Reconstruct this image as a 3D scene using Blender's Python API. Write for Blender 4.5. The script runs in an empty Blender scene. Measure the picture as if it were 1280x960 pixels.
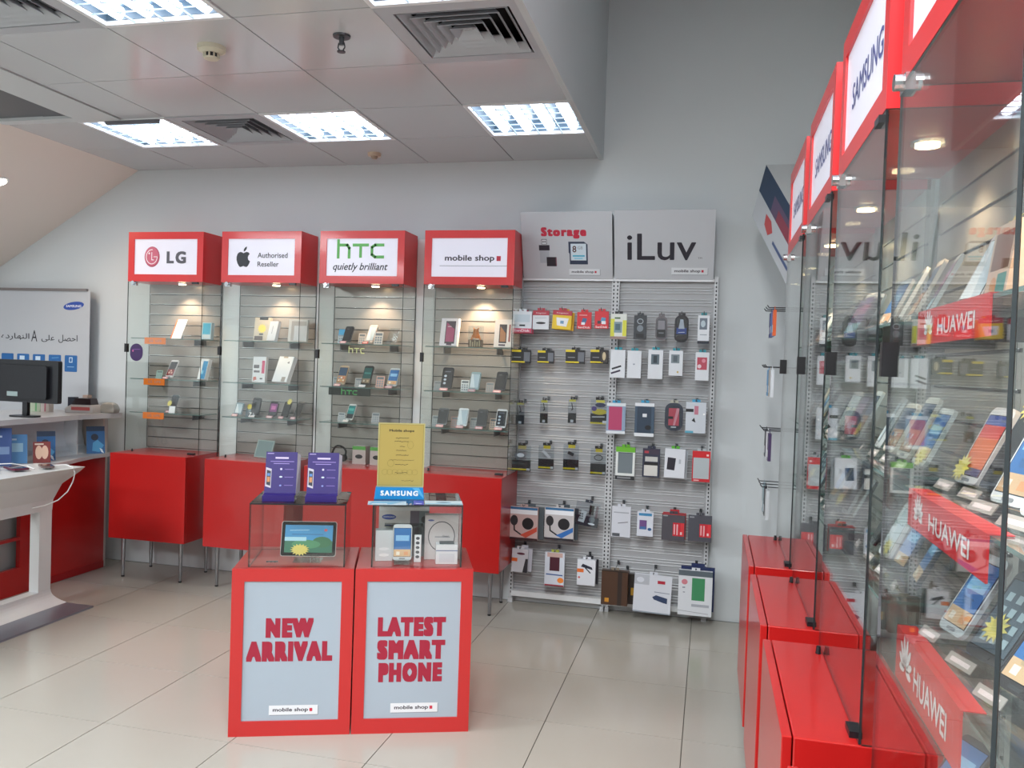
import bpy, math, random
from mathutils import Matrix, Vector
random.seed(4)
C = bpy.context.scene.collection
SC = bpy.context.scene
PI = math.pi

# ------------------------------------------------------------------ camera
F_PX, YAW, PITCH, ROLL, EYE = 1034.13, 0.2356, -0.0229, 0.0335, 1.5836
_f = Vector((-math.sin(YAW) * math.cos(PITCH), math.cos(YAW) * math.cos(PITCH), math.sin(PITCH)))
_r0 = Vector((math.cos(YAW), math.sin(YAW), 0))
_u0 = _r0.cross(_f)
RIGHT = math.cos(ROLL) * _r0 + math.sin(ROLL) * _u0
UP = RIGHT.cross(_f)
cam = bpy.data.objects.new('camera', bpy.data.cameras.new('camera'))
C.objects.link(cam)
M = Matrix((RIGHT, UP, -_f)).transposed().to_4x4()
M.translation = (0, 0, EYE)
cam.matrix_world = M
cam.data.sensor_fit = 'HORIZONTAL'; cam.data.sensor_width = 36
cam.data.lens = 36 * F_PX / 1280
cam.data.clip_start = .02
SC.camera = cam

def _ray(px, py):
    return _f + RIGHT * (px - 640) / F_PX - UP * (py - 480) / F_PX
def on_y(px, py, Y):
    """point of a plane y = Y measured from the photograph"""
    d = _ray(px, py); p = d * (Y / d.y); return Vector((p.x, Y, p.z + EYE))

# ------------------------------------------------------------------ world, exposure
w = bpy.data.worlds.new('world'); SC.world = w; w.use_nodes = True
w.node_tree.nodes['Background'].inputs[0].default_value = (.85, .92, 1, 1)
w.node_tree.nodes['Background'].inputs[1].default_value = .35
SC.view_settings.view_transform = 'Standard'
SC.view_settings.look = 'None'
SC.view_settings.exposure = 0.16
SC.view_settings.gamma = 1
SC.view_settings.use_curve_mapping = False
SC.cycles.max_bounces = 8
SC.cycles.diffuse_bounces = 4
SC.cycles.glossy_bounces = 4
SC.cycles.transmission_bounces = 4
SC.cycles.transparent_max_bounces = 28
SC.cycles.caustics_reflective = False
SC.cycles.caustics_refractive = False
SC.cycles.sample_clamp_indirect = 6
SC.cycles.blur_glossy = .5

TUBE = 6.5         # radiance of the fluorescent tubes
SPOT_W = 12.0       # watts of one cabinet spotlight
FILL_W = 150        # watts of the added, unseen fill lamps

# ------------------------------------------------------------------ materials
def lin(h):
    h = h.lstrip('#')
    v = [int(h[i:i+2], 16) / 255 for i in (0, 2, 4)]
    return tuple((c / 12.92 if c <= .04045 else ((c + .055) / 1.055) ** 2.4) for c in v) + (1,)
_mats = {}
def mat(hexc, rough=.5, metal=0., spec=.5, emit=0, grain=0., gscale=30, bump=0., name=None, coat=0):
    k = (hexc, rough, metal, spec, emit, grain, gscale, bump, coat)
    if k in _mats: return _mats[k]
    m = bpy.data.materials.new(name or 'paint_' + hexc.strip('#')); m.use_nodes = True
    nt = m.node_tree; b = nt.nodes['Principled BSDF']
    b.inputs['Base Color'].default_value = lin(hexc)
    b.inputs['Roughness'].default_value = rough
    b.inputs['Metallic'].default_value = metal
    b.inputs['Specular IOR Level'].default_value = spec
    b.inputs['Coat Weight'].default_value = coat
    b.inputs['Coat Roughness'].default_value = .08
    if emit:
        b.inputs['Emission Color'].default_value = lin(hexc)
        b.inputs['Emission Strength'].default_value = emit
    if grain or bump:
        tc = nt.nodes.new('ShaderNodeTexCoord'); n = nt.nodes.new('ShaderNodeTexNoise')
        n.inputs['Scale'].default_value = gscale; n.inputs['Detail'].default_value = 5
        geo = nt.nodes.new('ShaderNodeNewGeometry')
        nt.links.new(geo.outputs['Position'], n.inputs['Vector'])
        if grain:
            mx = nt.nodes.new('ShaderNodeMix'); mx.data_type = 'RGBA'
            c = lin(hexc)
            mx.inputs[6].default_value = tuple(x * (1 - grain) for x in c[:3]) + (1,)
            mx.inputs[7].default_value = tuple(min(1, x * (1 + grain)) for x in c[:3]) + (1,)
            nt.links.new(n.outputs['Fac'], mx.inputs[0]); nt.links.new(mx.outputs[2], b.inputs['Base Color'])
        if bump:
            bp = nt.nodes.new('ShaderNodeBump'); bp.inputs['Strength'].default_value = bump; bp.inputs['Distance'].default_value = .002
            nt.links.new(n.outputs['Fac'], bp.inputs['Height']); nt.links.new(bp.outputs[0], b.inputs['Normal'])
    _mats[k] = m
    return m

def glass_mat(name, tint, refl=1.0):
    """thin pane: clear with angle dependent reflection"""
    m = bpy.data.materials.new(name); m.use_nodes = True
    nt = m.node_tree; nt.nodes.clear()
    out = nt.nodes.new('ShaderNodeOutputMaterial'); mix = nt.nodes.new('ShaderNodeMixShader')
    tr = nt.nodes.new('ShaderNodeBsdfTransparent'); tr.inputs[0].default_value = lin(tint)
    gl = nt.nodes.new('ShaderNodeBsdfGlossy'); gl.inputs['Roughness'].default_value = .01
    gl.inputs[0].default_value = (1, 1, 1, 1)
    lw = nt.nodes.new('ShaderNodeLayerWeight'); lw.inputs[0].default_value = .5
    p = nt.nodes.new('ShaderNodeMath'); p.operation = 'POWER'; p.inputs[1].default_value = 5
    a = nt.nodes.new('ShaderNodeMath'); a.operation = 'MULTIPLY_ADD'; a.inputs[1].default_value = .94 * refl; a.inputs[2].default_value = .04 * refl
    nt.links.new(lw.outputs['Facing'], p.inputs[0]); nt.links.new(p.outputs[0], a.inputs[0])
    nt.links.new(a.outputs[0], mix.inputs[0]); nt.links.new(tr.outputs[0], mix.inputs[1]); nt.links.new(gl.outputs[0], mix.inputs[2])
    nt.links.new(mix.outputs[0], out.inputs[0])
    return m
GLASS = glass_mat('clear_glass', '#fbfdfc')
ACRYL = glass_mat('clear_acrylic', '#f0f4f4')
PLAST = glass_mat('clear_film', '#eef2f4', 1.0)
EDGE = mat('#262c2e', .15)
RED = mat('#b01b1a', .28, coat=.3, grain=.05, gscale=3, name='red_laminate')
RED_FACE = mat('#be2727', .34, coat=.2, name='red_header_laminate')
WALLM = mat('#ccd1d3', .6, grain=.015, gscale=2, bump=.05, name='painted_wall')
WHITE = mat('#e6e8ea', .35)
CHROME = mat('#c9ccd0', .15, metal=1)
BLACK = mat('#121318', .35)
DARK = mat('#1b1d24', .2)
SIGNW = mat('#dcdae6', .3, emit=.22, name='backlit_sign')

# ------------------------------------------------------------------ mesh builder
class MB:
    def __init__(s): s.v = []; s.f = []; s.mi = []; s.m = []
    def _m(s, m):
        if m not in s.m: s.m.append(m)
        return s.m.index(m)
    def add(s, vs, fs, m, M=None):
        n = len(s.v)
        for v in vs:
            v = Vector(v)
            s.v.append(tuple(M @ v if M else v))
        i = s._m(m)
        for f in fs: s.f.append([n + k for k in f]); s.mi.append(i)
        return s
    def box(s, x0, y0, z0, x1, y1, z1, m, M=None, edge=None):
        vs = [(x0,y0,z0),(x1,y0,z0),(x1,y1,z0),(x0,y1,z0),(x0,y0,z1),(x1,y0,z1),(x1,y1,z1),(x0,y1,z1)]
        fs = [(0,3,2,1),(4,5,6,7),(0,1,5,4),(1,2,6,5),(2,3,7,6),(3,0,4,7)]
        if edge is None: return s.add(vs, fs, m, M)
        d = (abs(x1-x0), abs(y1-y0), abs(z1-z0)); a = d.index(min(d))
        big = {0: (3, 5), 1: (2, 4), 2: (0, 1)}[a]
        s.add(vs, [fs[k] for k in big], m, M)
        return s.add(vs, [fs[k] for k in range(6) if k not in big], edge, M)
    def prism(s, pts, y0, y1, m, M=None, side=None):
        """pts in (x,z), counter-clockwise seen from -y"""
        n = len(pts)
        vs = [(x, y0, z) for x, z in pts] + [(x, y1, z) for x, z in pts]
        s.add(vs, [tuple(range(n)), tuple(reversed(range(n, 2*n)))], m, M)
        return s.add(vs, [(i, n+i, n+(i+1)%n, (i+1)%n) for i in range(n)], side or m, M)
    def rbox(s, x0, z0, x1, z1, r, y0, y1, m, M=None, side=None, n=4):
        return s.prism(rrect(x0, z0, x1, z1, r, n), y0, y1, m, M, side)
    def cyl(s, p0, p1, r0, r1, m, n=12, M=None):
        p0, p1 = Vector(p0), Vector(p1); d = (p1 - p0).normalized()
        a = d.orthogonal().normalized(); b = d.cross(a)
        vs = []
        for p, r in ((p0, r0), (p1, r1)):
            for k in range(n):
                t = 2*PI*k/n; vs.append(p + (a*math.cos(t) + b*math.sin(t))*r)
        return s.add(vs, [(i, (i+1)%n, n+(i+1)%n, n+i) for i in range(n)] + [tuple(reversed(range(n))), tuple(range(n, 2*n))], m, M)
    def tube(s, pts, r, m, n=6, M=None):
        for a, b in zip(pts[:-1], pts[1:]): s.cyl(a, b, r, r, m, n, M)
        return s
    def loft(s, rings, m, M=None):
        """rings: lists of equally many points; caps at both ends"""
        n = len(rings[0]); vs = [p for r in rings for p in r]; fs = []
        for j in range(len(rings)-1):
            for i in range(n): fs.append((j*n+i, j*n+(i+1)%n, (j+1)*n+(i+1)%n, (j+1)*n+i))
        fs += [tuple(reversed(range(n))), tuple(range((len(rings)-1)*n, len(rings)*n))]
        return s.add(vs, fs, m, M)
    # flat print in the xz plane, facing -y
    def rect(s, x0, z0, x1, z1, m, y=0, M=None):
        return s.add([(x0,y,z0),(x1,y,z0),(x1,y,z1),(x0,y,z1)], [(0,1,2,3)], m, M)
    def poly(s, pts, m, y=0, M=None):
        return s.add([(x, y, z) for x, z in pts], [tuple(range(len(pts)))], m, M)
    def ell(s, cx, cz, rx, rz, m, y=0, M=None, rot=0, n=28):
        c, q = math.cos(rot), math.sin(rot)
        return s.poly([(cx+rx*math.cos(t)*c-rz*math.sin(t)*q, cz+rx*math.cos(t)*q+rz*math.sin(t)*c) for t in [2*PI*k/n for k in range(n)]], m, y, M)
    def ring(s, cx, cz, rx, rz, wd, m, y=0, M=None, a0=0, a1=2*PI, n=30):
        for k in range(n):
            t0 = a0+(a1-a0)*k/n; t1 = a0+(a1-a0)*(k+1)/n
            q = lambda t, e: (cx+(rx+e)*math.cos(t), cz+(rz+e)*math.sin(t))
            s.poly([q(t0,-wd/2), q(t0,wd/2), q(t1,wd/2), q(t1,-wd/2)], m, y, M)
        return s
    def line(s, pts, wd, m, y=0, M=None):
        for (x0,z0),(x1,z1) in zip(pts[:-1], pts[1:]):
            d = Vector((x1-x0, z1-z0));
            if d.length < 1e-9: continue
            d.normalize(); nx, nz = -d.y*wd/2, d.x*wd/2; ex, ez = d.x*wd/3, d.y*wd/3
            s.poly([(x0-nx-ex,z0-nz-ez),(x1-nx+ex,z1-nz+ez),(x1+nx+ex,z1+nz+ez),(x0+nx-ex,z0+nz-ez)], m, y, M)
        return s
    def star(s, cx, cz, r, m, y=0, M=None, n=12, ri=.62, sq=1):
        for k in range(n):
            t = 2*PI*k/n; dt = PI/n
            s.poly([(cx,cz),(cx+r*ri*math.cos(t-dt),cz+sq*r*ri*math.sin(t-dt)),(cx+r*math.cos(t),cz+sq*r*math.sin(t)),(cx+r*ri*math.cos(t+dt),cz+sq*r*ri*math.sin(t+dt))], m, y, M)
        return s
    def text(s, st, cx, cz, wd, ht, m, y=0, M=None, bold=0, shear=0):
        vs, fs, (w0, h0) = glyphs(st, bold > .04, shear)
        b = bold*h0; bx = b*(1.5 if bold > .04 else 1); sx, sy = wd/(w0+2*bx), ht/(h0+2*b)
        if not b: sh_ = [(0, 0)]
        elif bold > .04: sh_ = [(bx*i/2, b*j/2) for i in (-2, -1, 0, 1, 2) for j in (-2, -1, 0, 1, 2)]
        else: sh_ = [(b, 0), (-b, 0), (0, b), (0, -b)]
        for n_, (dx, dz) in enumerate(sh_):
            s.add([(cx+(v[0]+dx)*sx, y-n_*3e-5, cz+(v[1]+dz)*sy) for v in vs], fs, m, M)
        return s
    def mesh(s, name):
        me = bpy.data.meshes.new(name); me.from_pydata(s.v, [], s.f); me.update()
        for m in s.m: me.materials.append(m)
        me.polygons.foreach_set('material_index', s.mi); return me
    def build(s, name, parent=None, bevel=0, smooth=False):
        o = bpy.data.objects.new(name, s.mesh(name)); C.objects.link(o)
        if parent: o.parent = parent
        if smooth: o.data.polygons.foreach_set('use_smooth', [True]*len(o.data.polygons))
        if bevel:
            b = o.modifiers.new('bevel', 'BEVEL'); b.width = bevel; b.segments = 2; b.limit_method = 'ANGLE'
        return o

def rrect(x0, z0, x1, z1, r, n=4):
    r = min(r, (x1-x0)/2, (z1-z0)/2); P = []
    for cx, cz, a in ((x1-r,z0+r,-PI/2),(x1-r,z1-r,0),(x0+r,z1-r,PI/2),(x0+r,z0+r,PI)):
        for k in range(n+1):
            t = a + PI/2*k/n; P.append((cx+r*math.cos(t), cz+r*math.sin(t)))
    return P
_gl = {}
def glyphs(st, bold, shear):
    k = (st, bold, shear)
    if k in _gl: return _gl[k]
    cu = bpy.data.curves.new('t', 'FONT'); cu.body = st; cu.size = 1; cu.shear = shear; cu.space_character = 1.3 if bold else 1
    cu.align_x = 'CENTER'; cu.resolution_u = 3
    o = bpy.data.objects.new('t', cu); C.objects.link(o)
    bpy.context.view_layer.update()
    me = bpy.data.meshes.new_from_object(o.evaluated_get(bpy.context.evaluated_depsgraph_get()))
    vs = [tuple(v.co) for v in me.vertices]; fs = [tuple(p.vertices) for p in me.polygons]
    bpy.data.objects.remove(o); bpy.data.curves.remove(cu); bpy.data.meshes.remove(me)
    if not vs: vs = [(0,0,0),(1,0,0),(1,1,0)]; fs = [(0,1,2)]
    xs = [v[0] for v in vs]; ys = [v[1] for v in vs]
    cx, cy = (min(xs)+max(xs))/2, (min(ys)+max(ys))/2
    _gl[k] = ([(v[0]-cx, v[1]-cy) for v in vs], fs, (max(xs)-min(xs) or 1, max(ys)-min(ys) or 1))
    return _gl[k]

def thing(name, label, cat, loc=(0,0,0), rz=0, group=None):
    o = bpy.data.objects.new(name, None); C.objects.link(o); o.empty_display_size = .05
    o.location = loc; o.rotation_euler = (0, 0, rz)
    o['label'] = label; o['category'] = cat
    if group: o['group'] = group
    return o
def struct(o): o['kind'] = 'structure'; return o
def copies(me, name, parent, locs, rz=0):
    for p in locs:
        o = bpy.data.objects.new(name, me); C.objects.link(o); o.parent = parent; o.location = p
        if rz: o.rotation_euler = (0, 0, rz)
def prints(mb, ops, x0, z0, w_, h_, y, Mx=None):
    """ops in unit coordinates of the rectangle (x0,z0,w,h); later ops lie 0.15 mm further out"""
    for i, o in enumerate(ops):
        yy = y - .00015*(i+1); k = o[0]; col = mat(o[-1], .45)
        X = lambda u: x0+u*w_
        Z = lambda v: z0+v*h_
        if k == 'r': mb.rect(X(o[1]), Z(o[2]), X(o[3]), Z(o[4]), col, yy, Mx)
        elif k == 'e': mb.ell(X(o[1]), Z(o[2]), o[3]*w_, o[4]*h_, col, yy, Mx)
        elif k == 't': mb.text(o[5], X(o[1]), Z(o[2]), o[3]*w_, o[4]*h_, col, yy, Mx, bold=.02)
        elif k == 'l': mb.line([(X(a), Z(b)) for a, b in o[1]], o[2]*w_, col, yy, Mx)
        elif k == 's': mb.star(X(o[1]), Z(o[2]), o[3]*w_, col, yy, Mx)
        elif k == 'p': mb.poly([(X(a), Z(b)) for a, b in o[1]], col, yy, Mx)
        elif k == 'o': mb.ring(X(o[1]), Z(o[2]), o[3]*w_, o[4]*h_, .06*w_, col, yy, Mx)
    return mb

# ================================================================== ROOM
WY = 5.41; CZ = 2.95; TOPZ = 4.0; RX = .90
# floor
floor = struct(MB().box(-6.6, -2.6, -.06, RX+.1, WY+.1, -.004, mat('#57544e', .8)).build('floor'))
TILEM = mat('#aeaaa0', .17, grain=.05, gscale=1.3, bump=.02, name='polished_floor_tile')
tm = MB().box(.002, .002, -.012, .598, .598, 0, TILEM).mesh('tile')
locs = []
for i in range(-9, 3):
    for j in range(-6, 4):
        x = -.6613 + .6*i; y = 3.6024 + .6*j
        if x > RX-.05 or y > WY-.2: continue
        locs.append((x, y, 0))
copies(tm, 'tile', floor, locs)
# walls
struct(MB().box(-6.6, WY, 0, RX+.1, WY+.1, TOPZ, WALLM).build('wall_back'))
struct(MB().box(RX, -2.6, 0, RX+.1, WY, TOPZ, WALLM).build('wall_right'))
struct(MB().box(-6.7, -2.6, 0, -6.6, WY+.1, TOPZ, WALLM).build('wall_left'))
struct(MB().box(-6.7, -2.7, 0, RX+.1, -2.6, TOPZ, mat('#7d7872', .6)).build('wall_front'))
# upper ceiling over the right strip and the fascia rising from the tile edge
struct(MB().box(-.74, -2.6, TOPZ-.02, RX+.1, WY, TOPZ+.08, WALLM).build('ceiling'))
struct(MB().box(-.765, -2.6, CZ-.01, -.735, WY, TOPZ-.02, WALLM).build('wall_fascia'))
# sloping soffit at the left
sl = (2.95-2.214)/(5.491-4.24)
x1 = -6.6; z1 = CZ-(x1*-1-4.24)*sl
SOFM = mat('#eadfd6', .6, grain=.02, gscale=2, name='painted_soffit')
struct(MB().add([(-4.24, 4.15, CZ), (-4.24, WY, CZ), (x1, WY, z1), (x1, 4.15, z1), (-4.24, 4.15, CZ+.05), (-4.24, WY, CZ+.05), (x1, WY, z1+.05), (x1, 4.15, z1+.05)],
    [(0,1,2,3),(7,6,5,4),(0,3,7,4),(1,5,6,2),(0,4,5,1),(3,2,6,7)], SOFM).build('ceiling_slope'))
# tiled ceiling: backing grid + tiles
grid = struct(MB().box(-6.6, -2.6, CZ+.012, -3.705, 4.135, CZ+.05, mat('#5b5c61', .45))
              .box(-3.705, -2.6, CZ+.13, -.765, WY, CZ+.15, mat('#4b4b50', .6))
              .box(-4.24, 4.135, CZ+.13, -3.705, WY, CZ+.15, mat('#4b4b50', .6)).build('ceiling_grid'))
CTM = mat('#c6c9cc', .16, spec=.6, grain=.02, gscale=1.2, bump=.03, name='enamelled_ceiling_tile')
ct = MB().box(.003, .003, 0, .597, .597, .012, CTM).mesh('ceiling_tile')
GX, GY = -3.135, 5.41
lights = {(-1,1),(1,1),(3,1),(1,4),(3,4),(1,7),(-1,7),(3,7)}
vents = {(0,1),(3,3),(0,4)}
tl = []
for j in range(-1, 4):
    for k in range(0, 13):
        if (j, k) in lights or (j, k) in vents: continue
        if j == -1 and k > 1: continue
        tl.append((GX+.6*j, GY-.6*(k+1), CZ))
copies(ct, 'ceiling_tile', grid, tl)
MB().box(-4.238, GY-.6+.003, CZ, -3.738, GY-.003, CZ+.012, CTM).build('ceiling_tile', grid)
MB().box(-4.238, GY-1.2+.003, CZ, -3.738, GY-.603, CZ+.012, CTM).build('ceiling_tile', grid)
for k in range(2, 13):
    MB().box(-3.415, GY-.6*(k+1)+.003, CZ, -3.138, GY-.6*k-.003, CZ+.012, CTM).build('ceiling_tile', grid)
struct(MB().box(-3.70, -2.6, CZ-.006, -3.425, 4.14, CZ+.012, WALLM).box(-6.6, 4.14, CZ-.006, -4.24, 4.20, CZ+.012, WALLM)
       .box(-4.24, 4.14, CZ-.006, -3.425, 4.21, CZ+.012, WALLM).build('trim_1'))
struct(MB().box(-3.54, 4.215, CZ-.025, -3.18, 4.235, CZ+.01, mat('#66666c', .5)).build('dark_slot_bar'))  # dark grey bar drawn in place of a dark slot

# fluorescent troffers
TUBEM = mat('#e8f3ff', .5, emit=TUBE, name='fluorescent_tube')
REFL = mat('#4c5d6b', .3, metal=.0, name='lamp_reflector')
def troffer(j, k, label, grp='square fluorescent ceiling lights'):
    t = thing('ceiling_light', label, 'ceiling light', (GX+.6*j+.3, GY-.6*(k+1)+.3, CZ), 0, grp)
    f = MB(); a = .297; b = .275
    for x0, y0, x1_, y1_ in ((-a,-a,a,-b),(-a,b,a,a),(-a,-b,-b,b),(b,-b,a,b)): f.box(x0, y0, -.006, x1_, y1_, .012, WHITE)
    f.build('frame', t)
    MB().box(-b, -b, .066, b, b, .075, REFL).box(-b,-b,.012,-b+.004,b,.066,REFL).box(b-.004,-b,.012,b,b,.066,REFL).box(-b,-b,.012,b,-b+.004,.066,REFL).box(-b,b-.004,.012,b,b,.066,REFL).build('housing', t)
    tb = MB().cyl((0, -b+.01, 0), (0, b-.01, 0), .028, .028, TUBEM, 10).mesh('tube')
    copies(tb, 'tube', t, [(x, 0, .036) for x in (-.205, -.068, .068, .205)])
    lv = MB().prism([(-.0025, .0), (.0025, .0), (.003, .008), (-.003, .008)], -b, b, mat('#b8c8d4', .3)).mesh('louvre_blade')
    copies(lv, 'louvre_blade', t, [(x, 0, -.004) for x in (-.137, 0, .137)])
    lc = MB().box(-b, -.0015, 0, b, .0012, .006, mat('#b8c8d4', .3)).mesh('cross_blade')
    copies(lc, 'cross_blade', t, [(0, -.183+.0915*i, -.002) for i in range(5)])
LT = {(-1,1): 'square fluorescent light at the left end beside the sloping soffit', (1,1): 'square fluorescent light between the two end lights of the far row',
      (3,1): 'square fluorescent light at the right end above the hook wall', (1,4): 'square fluorescent light cut by the top edge, near the smoke detector',
      (3,4): 'square fluorescent light touching the top edge beside the large vent'}
for (j, k) in sorted(lights): troffer(j, k, LT.get((j, k), 'square fluorescent light behind the camera, '+{-1:'leftmost',1:'middle',3:'nearest the cabinets'}[j]))
SLATV = mat('#b4b8be', .35)
def vent(j, k, label):
    t = thing('ceiling_vent', label, 'vent', (GX+.6*j+.3, GY-.6*(k+1)+.3, CZ), 0, 'square ceiling air vents')
    f = MB(); a = .297; b = .235
    for x0, y0, x1_, y1_ in ((-a,-a,a,-b),(-a,b,a,a),(-a,-b,-b,b),(b,-b,a,b)): f.box(x0, y0, -.004, x1_, y1_, .012, SLATV)
    f.build('frame', t)
    MB().box(-a, -a, .11, a, a, .12, mat('#0f1218', .8)).build('duct', t)
    for i in range(5):
        o = .225-.042*i; q = o-.030
        m = MB()
        def P(r, z): return [(-r,-r,z),(r,-r,z),(r,r,z),(-r,r,z)]
        vs = P(o, -.004)+P(q, .03)+P(o, -.001)+P(q, .033)
        fs = []
        for e in range(4):
            n = (e+1) % 4
            fs += [(e, e+4, n+4, n), (e+8, n+8, n+12, e+12), (e, n, n+8, e+8), (e+4, e+12, n+12, n+4)]
        m.add(vs, fs, SLATV).build('louvre', t)
    MB().box(-.02, -.02, .02, .02, .02, .026, SLATV).build('centre_plate', t)
vent(0, 1, 'square air vent between the left and middle far lights')
vent(3, 3, 'large square air vent in the ceiling edge right of the sprinkler')
vent(0, 4, 'square air vent cut by the top left corner of the photo')
# detectors and sprinkler
CREAM = mat('#cfc9b4', .4)
t = thing('smoke_detector', 'cream smoke detector with a dark grille ring between the vent and light', 'detector', (-2.21, 3.28, CZ))
MB().cyl((0,0,0),(0,0,-.018),.062,.060,CREAM,24).cyl((0,0,-.018),(0,0,-.03),.054,.04,CREAM,24).build('base', t)
MB().cyl((0,0,-.03),(0,0,-.048),.03,.03,BLACK,16).build('grille', t)
m = MB()
for k in range(10):
    a = 2*PI*k/10; m.cyl((.032*math.cos(a),.032*math.sin(a),-.03),(.032*math.cos(a),.032*math.sin(a),-.05),.004,.004,CREAM,5)
m.cyl((0,0,-.048),(0,0,-.054),.034,.03,CREAM,16).build('cap', t)
t = thing('sprinkler', 'dark metal fire sprinkler hanging from the glossy ceiling tile', 'sprinkler', (-1.57, 3.25, CZ))
MET = mat('#55585c', .3, metal=.8)
MB().cyl((0,0,0),(0,0,-.008),.038,.036,MET,20).build('rosette', t)
MB().cyl((0,0,-.008),(0,0,-.04),.012,.010,MET,12).tube([(-.012,0,-.03),(-.016,0,-.05),(-.004,0,-.068)],.003,MET).tube([(.012,0,-.03),(.016,0,-.05),(.004,0,-.068)],.003,MET).build('body', t)
MB().cyl((0,0,-.066),(0,0,-.07),.018,.018,MET,12).build('deflector', t)
t = thing('heat_detector', 'small beige round detector on a tile near the back wall', 'detector', (-2.215, 5.12, CZ))
MB().cyl((0,0,0),(0,0,-.02),.045,.042,mat('#c9b39c', .4),18).build('base', t)
MB().cyl((0,0,-.02),(0,0,-.038),.024,.016,mat('#a58f7c', .4),14).build('sensor', t)
# downlight on the soffit
sx = -4.67
t = thing('downlight', 'small round glowing downlight set in the sloping soffit', 'ceiling light', (sx-.0, 4.6, CZ-(-sx-4.24)*sl))
t.rotation_euler = (0, -math.atan(sl), 0)
MB().cyl((0,0,.002),(0,0,-.006),.05,.05,WHITE,20).build('rim', t)
MB().cyl((0,0,-.006),(0,0,-.009),.036,.036,mat('#fff1d8', .5, emit=12, name='warm_lamp'),20).build('bulb', t)
ld = bpy.data.lights.new('downlight_lamp', 'SPOT'); ld.energy = 25; ld.color = (1,.8,.6); ld.spot_size = 2.6; ld.spot_blend = .8; ld.shadow_soft_size = .04
lo = bpy.data.objects.new('downlight_lamp', ld); C.objects.link(lo); lo.parent = t; lo.location = (0,0,-.02)
# added fill lamps out of view, for general light; no fixtures modelled
for x, y in ((-2, -1.2), (-4.6, 1.4), (-4.8, -1.2)):
    ld = bpy.data.lights.new('fill_lamp', 'AREA'); ld.energy = FILL_W; ld.size = 1.2; ld.color = (.93, .97, 1)
    lo = bpy.data.objects.new('fill_lamp', ld); C.objects.link(lo); lo.location = (x, y, CZ-.03)
for y in (.6, -1.4):  # more added fill lamps, under the upper ceiling
    ld = bpy.data.lights.new('fill_lamp', 'AREA'); ld.energy = FILL_W*.6; ld.size = .6; ld.color = (.95, .98, 1)
    lo = bpy.data.objects.new('fill_lamp', ld); C.objects.link(lo); lo.location = (-.2, y, TOPZ-.05)

# ================================================================== CABINETS
def mobile_shop(mb, cx, cz, wd, y=0, Mx=None, fr=True, plate=None):
    h = wd*.2
    if fr:
        mb.rect(cx-wd/2+.003, cz-h/2-.003, cx+wd/2+.003, cz+h/2-.003, mat('#8a8f96', .5), y, Mx)
        mb.rect(cx-wd/2, cz-h/2, cx+wd/2, cz+h/2, plate or mat('#dfe2e6', .4), y-.0002, Mx)
    mb.text('mobile shop', cx-wd*.06, cz-h*.02, wd*.72, h*.52, mat('#3a3440', .5), y-.0004, Mx, bold=.03)
    mb.rect(cx+wd*.33, cz-h*.17, cx+wd*.39, cz+h*.17, mat('#c22740', .5), y-.0004, Mx)
def petals(mb, cx, cz, r, m, y=0, Mx=None):
    for k in range(8):
        a = math.radians(-5 + 190*k/7); L = r*(.75+.25*math.sin(a))
        mb.ell(cx+math.cos(a)*L*.58, cz+math.sin(a)*L*.58, L*.46, r*.13, m, y, Mx, rot=a, n=14)
def sign_lg(mb, W, z0, z1, y):
    z = (z0+z1)/2; m = mat('#c9607a', .5); d = mat('#4a4a55', .5); wh = mat('#f4eef4', .5)
    mb.ell(.19, z, .061, .072, mat('#a83a56', .5), y); mb.ell(.187, z+.003, .056, .066, m, y-.0002)
    mb.ring(.187, z, .044, .050, .005, wh, y-.0004, a0=PI*.45, a1=PI*2.0)
    mb.line([(.187, z+.030), (.187, z-.022), (.202, z-.022)], .006, wh, y-.0004)
    mb.line([(.203, z), (.231, z)], .005, wh, y-.0004); mb.ell(.166, z+.024, .006, .007, wh, y-.0004)
    mb.text('LG', .385, z-.004, .155, .085, mat('#55555f', .5), y-.0003, bold=.05)
def sign_fruit(mb, W, z0, z1, y):
    z = (z0+z1)/2-.012; d = mat('#2a2f36', .5); cx = .165
    def body(s):
        P = [(0,.040),(.012,.047),(.028,.049),(.042,.042),(.049,.034)]
        return P
    R = [(0,.038),(.010,.043),(.024,.047),(.038,.043),(.047,.033),(.037,.022),(.033,.008),(.037,-.008),(.050,-.017),(.044,-.034),(.034,-.050),(.023,-.057),(.012,-.054),(0,-.050)]
    L = [(-.012,-.054),(-.023,-.057),(-.034,-.050),(-.046,-.030),(-.053,-.008),(-.053,.014),(-.047,.032),(-.036,.043),(-.022,.047),(-.010,.043)]
    pts = R+L
    for a, b in zip(pts, pts[1:]+pts[:1]): mb.poly([(cx, z), (cx+b[0], z+b[1]), (cx+a[0], z+a[1])], d, y)
    mb.poly([(cx+.000, z+.050), (cx+.010, z+.052), (cx+.022, z+.066), (cx+.025, z+.084), (cx+.012, z+.078), (cx+.002, z+.066)], d, y)
    mb.text('Authorised', .385, z+.024, .225, .036, mat('#33363e', .5), y-.0006, bold=.012)
    mb.text('Reseller', .353, z-.036, .16, .034, mat('#33363e', .5), y-.0006, bold=.012)
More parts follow.
